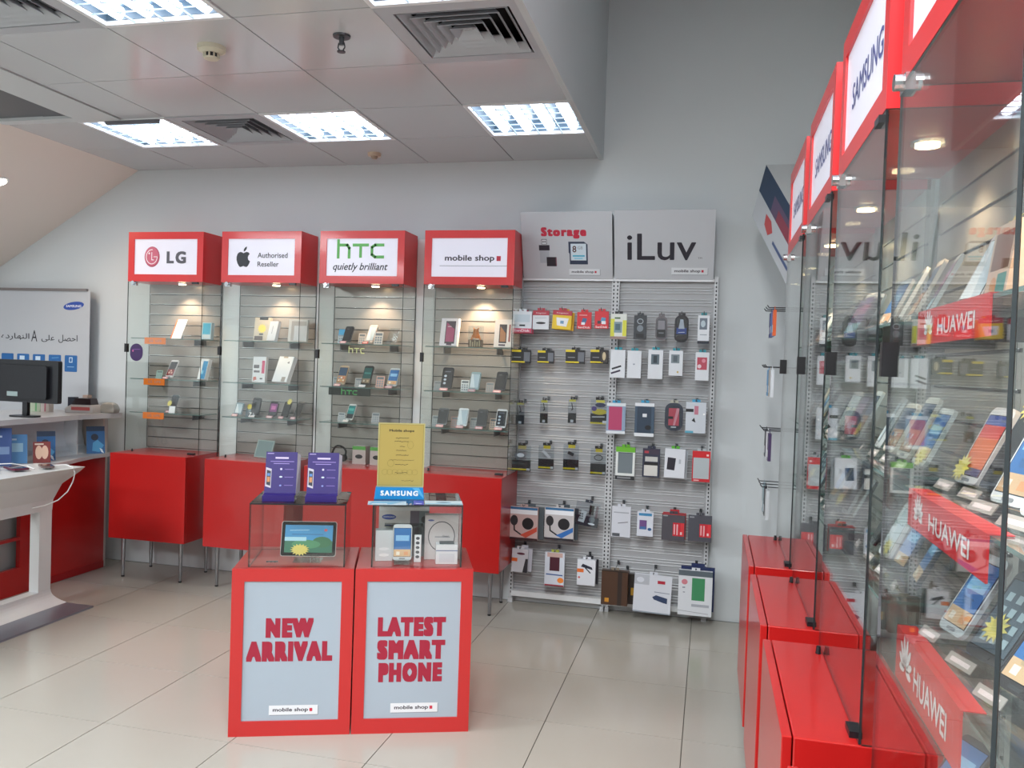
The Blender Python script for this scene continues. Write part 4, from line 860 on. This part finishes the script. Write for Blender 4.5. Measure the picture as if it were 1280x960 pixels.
# ================================================================== CENTRE STANDS
ROT = math.atan2(.355, .93)
SO = Vector((-1.893, 3.042, 0)); sw = .497
cR, sR = math.cos(ROT), math.sin(ROT)
def SW(x, y, z): return (SO.x+x*cR-y*sR, SO.y+x*sR+y*cR, z)
PANEL = mat('#a3b0bc', .4)
def stand(x0, label, lines):
    t = thing('display_plinth', label, 'plinth', SW(x0,0,0), ROT, 'red display plinths')
    b = MB().box(0,.014,0,sw,.42,.703,RED).build('body', t, bevel=.004)
    f = MB(); a, zt, zb = .05, .65, .063
    f.box(0,0,0,a,.013,.703,RED_FACE).box(sw-a,0,0,sw,.013,.703,RED_FACE).box(a,0,zt,sw-a,.013,.703,RED_FACE).box(a,0,0,sw-a,.013,zb,RED_FACE)
    f.build('front_frame', t)
    p = MB().box(a,.006,zb,sw-a,.0135,zt,PANEL).build('front_panel', t)
    m = MB(); r = mat('#9e1b36', .5)
    for tx, cx, cz, wd, ht in lines: m.text(tx, cx, cz, wd, ht, r, .0055, bold=.10)
    mobile_shop(m, .262, .107, .2, .0057); m.build('lettering', p)
    return t
Zs = lambda y: .703-(y-712)/210*.703
stand(0, 'red plinth with a white panel reading new arrival', [('NEW', .238, Zs(786.5), .195, .083), ('ARRIVAL', .240, Zs(816), .352, .085)])
stand(.503, 'red plinth with a white panel reading latest smart phone', [('LATEST', .243, Zs(786), .288, .084), ('SMART', .243, Zs(815.5), .288, .084), ('PHONE', .242, Zs(844.5), .270, .084)])
def cube(x0, x1_, y0, y1, label, h=.262):
    t = thing('glass_case', label, 'glass case', SW(x0,y0,.7035), ROT, 'glass cases on the plinths')
    w_, d = x1_-x0, y1-y0; g = .006
    for a in ((0,0,0,w_,g,h),(0,d-g,0,w_,d,h)): MB().box(*a, GLASS, edge=EDGE).build('side_pane', t)
    for a in ((0,g,0,g,d-g,h),(w_-g,g,0,w_,d-g,h)): MB().box(*a, GLASS, edge=EDGE).build('side_pane', t)
    MB().box(0,0,h,w_,d,h+g,glass_mat('smoked_top','#b9b7b4'),edge=EDGE).build('top_pane', t)
    return t
cube(.058,.455,.03,.365,'glass case on the new arrival plinth holding a tablet')
cube(.565,.95,.03,.365,'glass case on the latest smart phone plinth holding boxes')
# tablet
t = thing('demo_tablet', 'black tablet with a meadow picture and yellow star inside the glass case', 'tablet', SW(.29,.13,.7035), ROT-.03)
Mx = lean(14, .022); a, h_ = .118, .15
MB().rbox(-a,0,a,h_,.010,0,.009,mat('#c8c4c4',.3),Mx).build('body', t)
m = MB().rbox(-a+.002,.002,a-.002,h_-.002,.009,-.0008,0,mat('#101418',.1),Mx)
prints(m,[('r',0,0,1,1,'#3f90c4'),('r',0,.0,1,.42,'#2f6f56'),('e',.78,.38,.2,.2,'#356e48'),('e',.45,.3,.3,.16,'#4a8a60'),('r',0,.42,.45,.56,'#a8d4e4'),('l',[(.1,.8),(.5,.82)],.01,'#b8e0f0'),('l',[(.15,.66),(.8,.66)],.012,'#2f5a8a'),('e',.85,.82,.035,.05,'#c8505a')],-a+.016,.016,2*a-.032,h_-.032,-.0008,Mx).build('screen', t)
m = MB(); m.star(-.035,.028,.042,mat('#d8c868',.5),-.004,Mx,n=16,ri=.7,sq=.62).build('price_star', t)
MB().box(-.06,-.03,0,.06,.06,.004,ACRYL).box(-.055,-.03,.004,.055,-.026,.03,ACRYL).box(-.03,.05,.004,.03,.054,.09,ACRYL).build('acrylic_stand', t)
t = thing('key_fob', 'small dark beaded fob lying beside the tablet stand', 'fob', SW(.145,.10,.7035), ROT)
m = MB()
for k in range(6): m.cyl((-.02+.008*k,.004*(k%2),.004),(-.02+.008*k,.004*(k%2),.009),.005,.004,mat('#6a6468' if k%2 else '#3a3c40',.3),8)
m.build('beads', t)
# purple leaflets
PUR = mat('#301f70',.35)
for k, (px_, lb) in enumerate(((.168,'purple folded leaflet with a phone picture, left of the pair'),(.345,'purple folded leaflet with a phone picture, right of the pair'))):
    t = thing('leaflet', lb, 'leaflet', SW(px_,.10,.9720), ROT, 'purple leaflets on the glass case')
    Mx = lean(12,.022,.01); w2 = .066
    MB().box(-w2,0,0,w2,.0015,.185,PUR,Mx).build('front_leaf', t)
    MB().box(-w2,-.035,0,w2,.05,.0015,mat('#2c2a44',.3)).box(-w2,-.035,0,w2,-.033,.026,PUR).add([(-w2,-.033,.026),(w2,-.033,.026),(w2,.012,.03),(-w2,.012,.03)],[(0,1,2,3)],PUR).build('tray', t)
    MB().add([(w2,.012,.022),(w2+.012,.06,.03),(w2+.012,.062,.19),(w2,.048,.198)],[(0,1,2,3)],mat('#c4c2cc',.4)).build('back_leaf', t)
    ops = [('r',.3,.84,.72,.88,'#d4c8ec'),('r',.15,.77,.9,.785,'#9a86cc'),('r',.25,.72,.75,.735,'#a896d4'),('p',[(.02,.2),(.2,.16),(.2,.6),(.02,.64)],'#c8c4d0'),('p',[(.05,.24),(.18,.21),(.18,.55),(.05,.58)],'#2a3040'),('r',.07,.3,.16,.42,'#c88a5a'),('r',.07,.44,.16,.5,'#5a8ac8'),
           ('e',.5,.60,.035,.025,'#d8d4f0'),('r',.62,.59,.9,.6,'#9a86cc'),('e',.5,.42,.05,.02,'#d8e4f4'),('r',.62,.41,.9,.42,'#9a86cc'),('e',.5,.22,.035,.02,'#8a9ad8'),('r',.62,.22,.9,.23,'#9a86cc'),('r',.05,.95,.25,.97,'#b0a4d8')]
    prints(MB(),ops,-w2,0,2*w2,.185,0,Mx).build('print', t)
    MB().text('MORE INFO', 0, .014, .07, .007, mat('#c8c0e8',.5), -.0354).build('lettering', t) if False else None
# yellow notice with its blue block
t = thing('notice_block', 'blue block with white lettering on the right glass case', 'sign', SW(.675,.19,.9720), ROT)
MB().prism([(-.11,0),(.11,0),(.104,.052),(-.104,.052)],-.02,.03,mat('#1688cc',.3)).build('block', t, bevel=.001)
MB().text('SAMSUNG',-.0,.027,.165,.023,mat('#eef4f8',.4),-.0206,bold=.05).poly([(.055,.052),(.085,.052),(.104,.02),(.108,.005)],mat('#58b0e0',.4),-.0203).build('lettering', t)
t = thing('notice', 'yellow framed paper notice standing in the blue block', 'sign', SW(.678,.19,1.0242), ROT)
NW, NH = .103, .285
MB().box(-NW,0,0,NW,.004,NH,mat('#b5ac72',.4)).build('sheet', t)
m = MB(); dk = mat('#3a3420',.6); bd = mat('#7a7430',.6)
m.rect(-NW+.006,.006,NW-.006,NH-.006,bd,-.0003).rect(-NW+.0075,.0075,NW-.0075,NH-.0075,mat('#b09c52',.45),-.0006)
m.text('Mobile shops',.0,NH-.035,.11,.014,dk,-.0009,bold=.04)
rn_ = random.Random(3)
for z, wd in ((.218,.05),(.203,.06),(.18,.012),(.162,.045),(.142,.045),(.120,.10),(.100,.05),(.063,.05),(.028,.05)):
    x_ = -wd/2 + (.03 if z < .03 else 0)
    while x_ < wd/2 + (.03 if z < .03 else 0):
        l = rn_.uniform(.004,.011)
        m.line([(x_,z+rn_.uniform(-.001,.001)),(x_+l*.5,z+rn_.uniform(-.003,.002)),(x_+l,z+rn_.uniform(-.001,.003))],.0014 if z < .03 or z == .12 else .002,dk,-.0009); x_ += l+.002
m.ring(.04,.188,.013,.017,.001,bd,-.0009).ring(-.045,.105,.014,.015,.001,bd,-.0009)
for k in range(7): m.ring(-.07+.022*k,.066,.013,.012,.0008,bd,-.0009,n=14)
m.build('lettering', t)
for x_, y_, r_, c_, ops, lb in ((.625,.065,.02,'#bccfd8',[('p',[(0,0),(.6,.1),(.9,.9),(.1,.8)],'#7ab0cc'),('r',.1,.1,.5,.3,'#e4e8e8')],'pale blue flyer lying flat left of the small purple card'),
                          (.76,.085,.0,'#4a3aa0',[('r',.2,.1,.8,.3,'#c4bce4')],'small purple card lying flat between two flyers'),
                          (.868,.09,-.02,'#cfe0e4',[('e',.5,.5,.2,.14,'#6a9ab0'),('e',.5,.5,.1,.06,'#3a6478'),('r',.0,.0,1,.15,'#8ccce0')],'white and teal flyer lying flat right of the small purple card')):
    t = thing('flyer', lb, 'flyer', SW(x_,y_,.9720), ROT+r_, 'flyers lying on the right glass case')
    w2, d2 = (.082,.045) if c_ != '#4a3aa0' else (.022,.05)
    MB().box(-w2,-d2,0,w2,d2,.0012,mat(c_,.35)).build('sheet', t)
    Mh = Matrix.Translation((-w2,-d2,.0014)) @ Matrix.Rotation(-PI/2,4,'X')
    prints(MB(),ops,0,0,2*w2,2*d2,0,Mh).build('print', t)
# inside the right case
def cbox(name, lb, x_, y_, w_, d_, h_, col, ops, rz=0, z=.7037, side=None, cat='box'):
    t = thing(name, lb, cat, SW(x_,y_,z), ROT+rz, 'cartons in the right glass case')
    MB().box(-w_/2,0,0,w_/2,d_,h_,mat(col,.35)).build('carton', t, bevel=.001)
    prints(MB(),ops,-w_/2,0,w_,h_,0).build('print', t)
    return t
cbox('phone_carton','tall white carton with a blue oval emblem at the back of the right case',.70,.235,.225,.05,.222,'#d6d4d2',[('r',0,.93,1,1,'#dfe2e4'),('r',.62,0,.8,.93,'#5a4f60'),('r',.8,0,1,.93,'#6a747a'),('e',.2,.8,.14,.055,'#27449a'),('t',.2,.8,.22,.03,'SAMSUNG','#d8dcea'),('e',.9,.75,.06,.07,'#2a3034')])
cbox('carton_tab','small white hang tab carton on top of the tall carton',.69,.245,.06,.03,.02,'#dfe2e6',[('r',.2,.3,.8,.7,'#8a90a0')],z=.9262)
t = cbox('smartwatch_carton','white carton with a thin dark ring, right side of the right case',.868,.17,.15,.045,.20,'#cfc9ca',[('e',.5,.52,.40,.34,'#4a4a50'),('e',.5,.52,.375,.32,'#cfc9ca'),('r',.3,.5,.75,.52,'#8a8a92'),('e',.18,.88,.09,.02,'#5a64a0'),('t',.62,.53,.2,.04,'Gear','#50545c')])
cbox('earphone_carton','small white square carton with a grey lid, front right of the right case',.889,.085,.095,.06,.085,'#dadbe0',[('r',0,.68,1,.72,'#2a4a88'),('r',.15,.1,.85,.55,'#cdd0d8')])
MB().box(-.032,.012,.0852,.032,.05,.092,mat('#4a5258',.3)).build('lid', bpy.data.objects[[o.name for o in C.objects if o.name.startswith('earphone_carton')][-1]])
cbox('phone_carton','plain white carton at the left side of the right case',.616,.14,.075,.05,.135,'#d6dade',[('e',.5,.2,.3,.05,'#f0f2f4'),('e',.5,.4,.3,.05,'#e8eaee')],rz=.05)
phone(None,0,0,0,.082,.155,'#c8ccd0','blue','white-edged phone on a chrome stand in the right glass case',8,0,tag=None,world=SW(.695,.095,.7037),group='demo phones on the plinths').rotation_euler = (0,0,ROT)
cbox('remote','white slim remote with four round keys beside the cased phone',.762,.12,.03,.012,.12,'#e2e4e8',[('e',.5,.2+.17*k,.28,.055,'#4a4e56') for k in range(5)],rz=-.1,cat='remote')
t = thing('acrylic_riser', 'clear grey riser plate above the phone in the right case', 'display stand', SW(.70,.185,.7037), ROT)
MB().box(-.085,-.03,.150,.085,.03,.154,glass_mat('grey_acrylic','#8f9a98')).box(-.08,.026,0,.08,.029,.150,ACRYL).build('plate', t)

# ================================================================== LEFT: TABLE, COUNTER, BANNER
TBW = mat('#d5d7d6', .3, grain=.01, gscale=3)
t = thing('demo_table', 'white sculpted demo table with a flared post and framed opening', 'table', (0,0,0))
def rect3(x0, x1_, y0, y1, z): return [(x0,y0,z),(x1_,y0,z),(x1_,y1,z),(x0,y1,z)]
m = MB()
X0 = -4.10
m.loft([rect3(-4.0,-3.93,2.85,4.300,.595), rect3(-4.0,-3.925,2.85,4.302,.66), rect3(-4.06,-3.87,2.8,4.31,.76), rect3(X0,-3.77,2.7,4.335,.835), rect3(X0,-3.735,2.7,4.345,.868)], TBW)
m.build('table_top', t)
for ya, yb in ((4.205, 4.300), (2.85, 2.95)): MB().box(-4.0,ya,.10,-3.932,yb,.595,TBW).build('post', t)
rings = []
for k in range(7):
    u = k/6; e = (1-u)**2.2
    rings.append(rect3(-4.0-.06*e, -3.93+.075*e, 2.85-.07*e, 4.300+.05*e, .0125+.0875*u))
MB().loft(rings, TBW).build('foot', t)
MB().box(-4.08,2.75,0,-3.655,4.345,.012,mat('#8a8f9a',.3,metal=.5)).build('floor_plate', t)
# counter
t = thing('service_counter', 'red-fronted service counter with a grey-white top and display ledge', 'counter', (0,0,0))
MB().box(-4.32,4.62,.03,-4.29,5.19,.82,RED).box(-4.32,4.62,0,-4.285,5.19,.05,mat('#a01418',.4)).build('front_panel', t, bevel=.003)
MB().box(-4.32,3.0,0,-4.29,4.62,.17,RED).box(-4.32,4.43,.17,-4.29,4.62,.82,RED).box(-4.32,3.0,.74,-4.29,4.43,.82,RED).box(-4.32,3.0,.35,-4.29,4.43,.37,RED).build('front_frame', t)
MB().box(-4.40,3.0,.0,-4.36,4.62,.77,mat('#9ea2a2',.4)).build('recessed_panel', t)
CTW = mat('#bfc1c4', .3)
pts = [(-4.62,3.0),(-4.20,3.0),(-4.20,4.36),(-4.12,4.48),(-4.14,4.66),(-4.20,4.84),(-4.235,5.0),(-4.24,5.20),(-4.62,5.20)]
def slab(z0, z1_, P, m_): 
    n = len(P); return MB().add([(x_,y_,z0) for x_,y_ in P]+[(x_,y_,z1_) for x_,y_ in P],[tuple(reversed(range(n))),tuple(range(n,2*n))]+[(i,(i+1)%n,n+(i+1)%n,n+i) for i in range(n)],m_)
slab(.82,.845,pts,CTW).build('ledge', t)
pts2 = [(-4.95,3.0),(-4.26,3.0),(-4.26,4.6),(-4.28,4.9),(-4.25,5.05),(-4.22,5.15),(-4.21,5.26),(-4.95,5.26)]
slab(1.10,1.135,pts2,CTW).build('counter_top', t)
m = MB()
cv = [(-4.36,.845),(-4.42,.87),(-4.45,.90),(-4.47,1.0),(-4.47,1.10)]
for a_, b_ in zip(cv[:-1], cv[1:]):
    m.add([(a_[0],3.0,a_[1]),(a_[0],5.16,a_[1]),(b_[0],5.16,b_[1]),(b_[0],3.0,b_[1])],[(0,1,2,3)],mat('#d3dae0',.3))
m.build('curved_back', t)
MB().box(-4.47,4.985,.845,-4.36,4.993,1.10,mat('#dcdfe2',.3)).build('divider', t)
MB().box(-4.47,5.17,.845,-4.30,5.19,1.10,mat('#c9b9ae',.3)).build('divider', t)
MB().box(-4.95,3.0,0,-4.9,5.2,1.10,CTW).box(-4.95,5.19,0,-4.30,5.22,1.10,mat('#c4bfba',.4)).build('carcass', t)
# banner
t = thing('roll_up_banner', 'pale grey roll-up banner with a blue oval emblem and blue icons', 'banner', (-5.36,5.32,0))
MB().box(-.62,-.003,.06,.80,0,2.03,mat('#b5b8bd',.45)).build('sheet', t)
MB().box(-.63,-.012,2.03,.77,.012,2.05,mat('#8a8484',.3,metal=.5)).build('top_rail', t)
MB().box(-.66,-.06,0,.84,.06,.06,mat('#8a8c90',.3,metal=.5)).build('base', t)
MB().cyl((.1,.04,.06),(.1,.01,2.03),.008,.008,CHROME,8).build('pole', t)
m = MB(); bl = mat('#26479c',.5); k_ = mat('#1e1e26',.5); sq = mat('#20609f',.5)
m.ell(.655,1.92,.092,.030,bl,-.0035,rot=.14); m.text('SAMSUNG',.655,1.918,.135,.018,mat('#e8ecf6',.5),-.0038,bold=.03)
def ar(s): return ''.join(chr(c_) for c_ in s)
m.text(ar((0xFEDE,0xFEBC,0xFEA3,0xFE8D)),.61,1.668,.17,.062,k_,-.0036,bold=.008)
m.text(ar((0xFEF0,0xFEE0,0xFECB)),.43,1.668,.12,.055,k_,-.0036,bold=.008)
m.text('A',.305,1.685,.055,.085,k_,-.0036)
m.text(ar((0xFEE9,0xFEA9,0xFEAD,0xFE8E,0xFEEC,0xFEE8,0xFEDF,0xFE8D)),.13,1.675,.26,.055,k_,-.0036,bold=.008)
for k in range(5):
    x_ = .585-.145*k; m.prism(rrect(x_,1.42,x_+.112,1.545,.008),-.0036,-.003,sq)
m.rect(.625,1.49,.655,1.53,mat('#c8dcec',.5),-.0042).rect(.631,1.496,.649,1.524,sq,-.0044).rect(.61,1.455,.67,1.46,mat('#8ab4d8',.5),-.0042)
m.line([(.47,1.52),(.53,1.525)],.006,mat('#5a94c8',.5),-.0042).rect(.32,1.50,.365,1.53,mat('#c8dcec',.5),-.0042).rect(.175,1.50,.22,1.53,mat('#c8dcec',.5),-.0042)
m.build('lettering', t)
# monitor, seen from behind
t = thing('monitor', 'black computer monitor seen from behind on the counter', 'monitor', (-4.385,4.57,1.1352), math.radians(176))
MB().rbox(-.27,.095,.27,.375,.012,-.012,.02,BLACK).rbox(-.20,.12,.20,.34,.02,.02,.045,mat('#0d0e14',.45)).build('housing', t)
MB().box(-.255,-.0125,.10,.255,-.012,.37,mat('#0a0c10',.1)).build('screen', t)
MB().box(-.03,.045,.15,.07,.0455,.19,mat('#8a9a98',.5)).build('label_plate', t) if False else MB().box(.04,.0452,.135,.13,.0462,.165,mat('#8a9a98',.5)).build('rating_label', t)
MB().box(-.02,.0,.01,.02,.025,.10,BLACK).rbox(-.10,-.06,.10,.06,.05,0,.01,BLACK,Matrix.Rotation(PI/2,4,'X')@Matrix.Translation((0,0,-.02))).build('stand', t)
# card printer
t = thing('card_machine', 'silver and red card machine with a dark lid at the end of the counter', 'card machine', (-4.36,5.10,1.1352), .15)
t.scale = (1,1,1.7)
MB().loft([rect3(-.15,.06,-.06,.06,.0), rect3(-.15,.06,-.06,.06,.02), rect3(-.11,.05,-.05,.05,.035)],mat('#b4b0b0',.3)).build('body', t, bevel=.004)
MB().loft([rect3(-.11,.04,-.05,.05,.0352), rect3(-.08,.03,-.04,.04,.062)],mat('#2a1c20',.25)).box(-.10,-.0615,.012,.04,-.0605,.026,mat('#b04848',.3)).build('lid', t, bevel=.003)
t = thing('handset', 'silver rounded handset lying beside the card machine', 'handset', (-4.27,5.19,1.1352), .1)
t.scale = (1,1,1.5)
MB().loft([rect3(-.05,.06,-.035,.035,.0),rect3(-.055,.065,-.04,.04,.02),rect3(-.04,.05,-.03,.03,.045),rect3(-.02,.03,-.015,.015,.052)],mat('#b8b4ac',.25,metal=.4)).build('body', t, bevel=.006)
# small boxes behind monitor
for x_, y_, w_, h_, c_, lb in ((-4.70,4.98,.09,.10,'#a8b49c','green and white carton behind the monitor foot'),(-4.63,4.99,.08,.10,'#c8c0ba','cream carton with a pink stripe behind the monitor foot'),(-4.50,5.10,.05,.11,'#23283a','navy carton right of the cream carton on the counter'),
                          (-4.51,5.25,.04,.12,'#b0988a','tan carton right of the navy carton on the counter'),(-4.57,5.20,.08,.09,'#a8a8b0','grey carton behind the tan carton on the counter')):
    t = thing('carton', lb, 'box', (x_,y_,1.1352), .1, 'cartons on the counter behind the monitor')
    MB().box(-w_/2,-.025,0,w_/2,.025,h_,mat(c_,.45)).build('carton_body', t, bevel=.001)
    m = MB(); prints(m, [('r',.55,.05,.7,.95,{'#c8c0ba':'#c07080','#a8b49c':'#5f9a68'}.get(c_, c_))], -w_/2, 0, w_, h_, -.025); m.build('print', t)
# flyers standing on the ledge (they face the aisle, +x)
BLU = [('r',0,0,1,1,'#1f5f98'),('r',0,.82,1,1,'#15304f'),('e',.45,.6,.2,.12,'#1c2438'),('p',[(.3,.1),(.7,.05),(.95,.3),(.6,.5),(.35,.4)],'#4a9acc'),('p',[(.7,.2),(.85,.15),(.95,.0),(.8,.05)],'#d4e0e8')]
for y_, x_, w_, h_, lb, ops, c_ in ((5.085,-4.285,.12,.20,'dark blue flyer with a swimmer picture at the end of the ledge',BLU,'#1f5f98'),
   (4.60,-4.26,.11,.20,'dark blue flyer with a swimmer picture near the centre of the ledge',BLU,'#1f5f98'),
   (4.50,-4.20,.10,.14,'flyer picturing two open hands on a red ground',[('r',0,0,1,1,'#7a2a26'),('e',.33,.5,.2,.32,'#dcb8a0'),('e',.67,.5,.2,.32,'#dcb8a0'),('r',.1,.85,.6,.92,'#d8c8b8')],'#7a2a26'),
   (4.40,-4.30,.12,.19,'light blue flyer at the left edge of the ledge',[('r',0,0,1,1,'#4f8ac0'),('r',.1,.8,.5,.86,'#cfe0f0'),('r',.1,.4,.8,.7,'#9ac4dc')],'#4f8ac0'),
   (4.27,-4.30,.13,.24,'tall blue flyer cut by the left edge of the photo',[('r',0,0,1,1,'#3a5a9c'),('r',.1,.3,.9,.5,'#8aa8d4'),('r',.1,.75,.6,.8,'#c8d4ec')],'#3a5a9c')):
    card(None,0,0,0,w_,h_,lb,ops,c_,16,thick=.001,name='flyer',cat='flyer',group='flyers on the counter ledge',world=(x_,y_,.8455)).rotation_euler = (0,0,PI/2-.75)
# phones lying on the table
def flat_phone(x_, y_, rz, c_, lb, w_=.07, L=.145, h=.009, scr='#20242a', tl=0):
    t = thing('demo_phone', lb, 'phone', (x_,y_,.8682), rz, 'phones lying on the white table')
    Mh = Matrix.Rotation(-PI/2,4,'X')
    o = MB().rbox(-w_/2,-L/2,w_/2,L/2,.012,-.012-h,-.012,mat(c_,.3),Mh).rbox(-.02,-.03,.02,.03,.006,-.012,0,mat('#d4d8d8',.3),Mh).build('body', t)
    MB().rbox(-w_/2+.004,-L/2+.014,w_/2-.004,L/2-.014,.003,-.0125-h,-.0121-h,mat(scr,.08),Mh).build('screen', t)
flat_phone(-3.86,4.17,.9,'#6a5a58','grey-brown phone on a short post at the corner of the white table',scr='#4a4444')
flat_phone(-3.93,4.02,1.1,'#5a1c34','maroon phone lying on the white table beside the cable',w_=.09,L=.16,scr='#3c1020')
flat_phone(-4.08,3.95,1.3,'#6a2030','dark red phone at the left edge of the white table',w_=.09,scr='#4a1020')
flat_phone(-3.98,3.86,1.2,'#2a2034','black phone in front of the maroon phones',scr='#1a1420')
t = thing('charging_cable', 'thin white charging cable looping over the table corner', 'cable', (0,0,0))
P = [(-3.84,4.22,.885),(-3.80,4.26,.886),(-3.762,4.27,.872),(-3.735,4.26,.84),(-3.735,4.245,.79),(-3.75,4.22,.73),(-3.79,4.19,.68),(-3.86,4.16,.645),(-3.925,4.14,.63)]
MB().tube(P,.0035,mat('#e6e6e4',.4),6).build('cord', t)
t = thing('white_phone_cable', 'white cable crossing the maroon phones on the table', 'cable', (0,0,0))
P = [(-4.16,3.86,.885),(-4.10,3.97,.90),(-4.0,4.06,.902),(-3.95,4.12,.885),(-3.88,4.10,.872)]
MB().tube(P,.003,mat('#e6e6e4',.4),6).build('cord', t)

for o in list(C.objects):
    if o.type == 'MESH' and o.parent is None and 'kind' not in o and 'category' not in o: print('UNTAGGED', o.name)
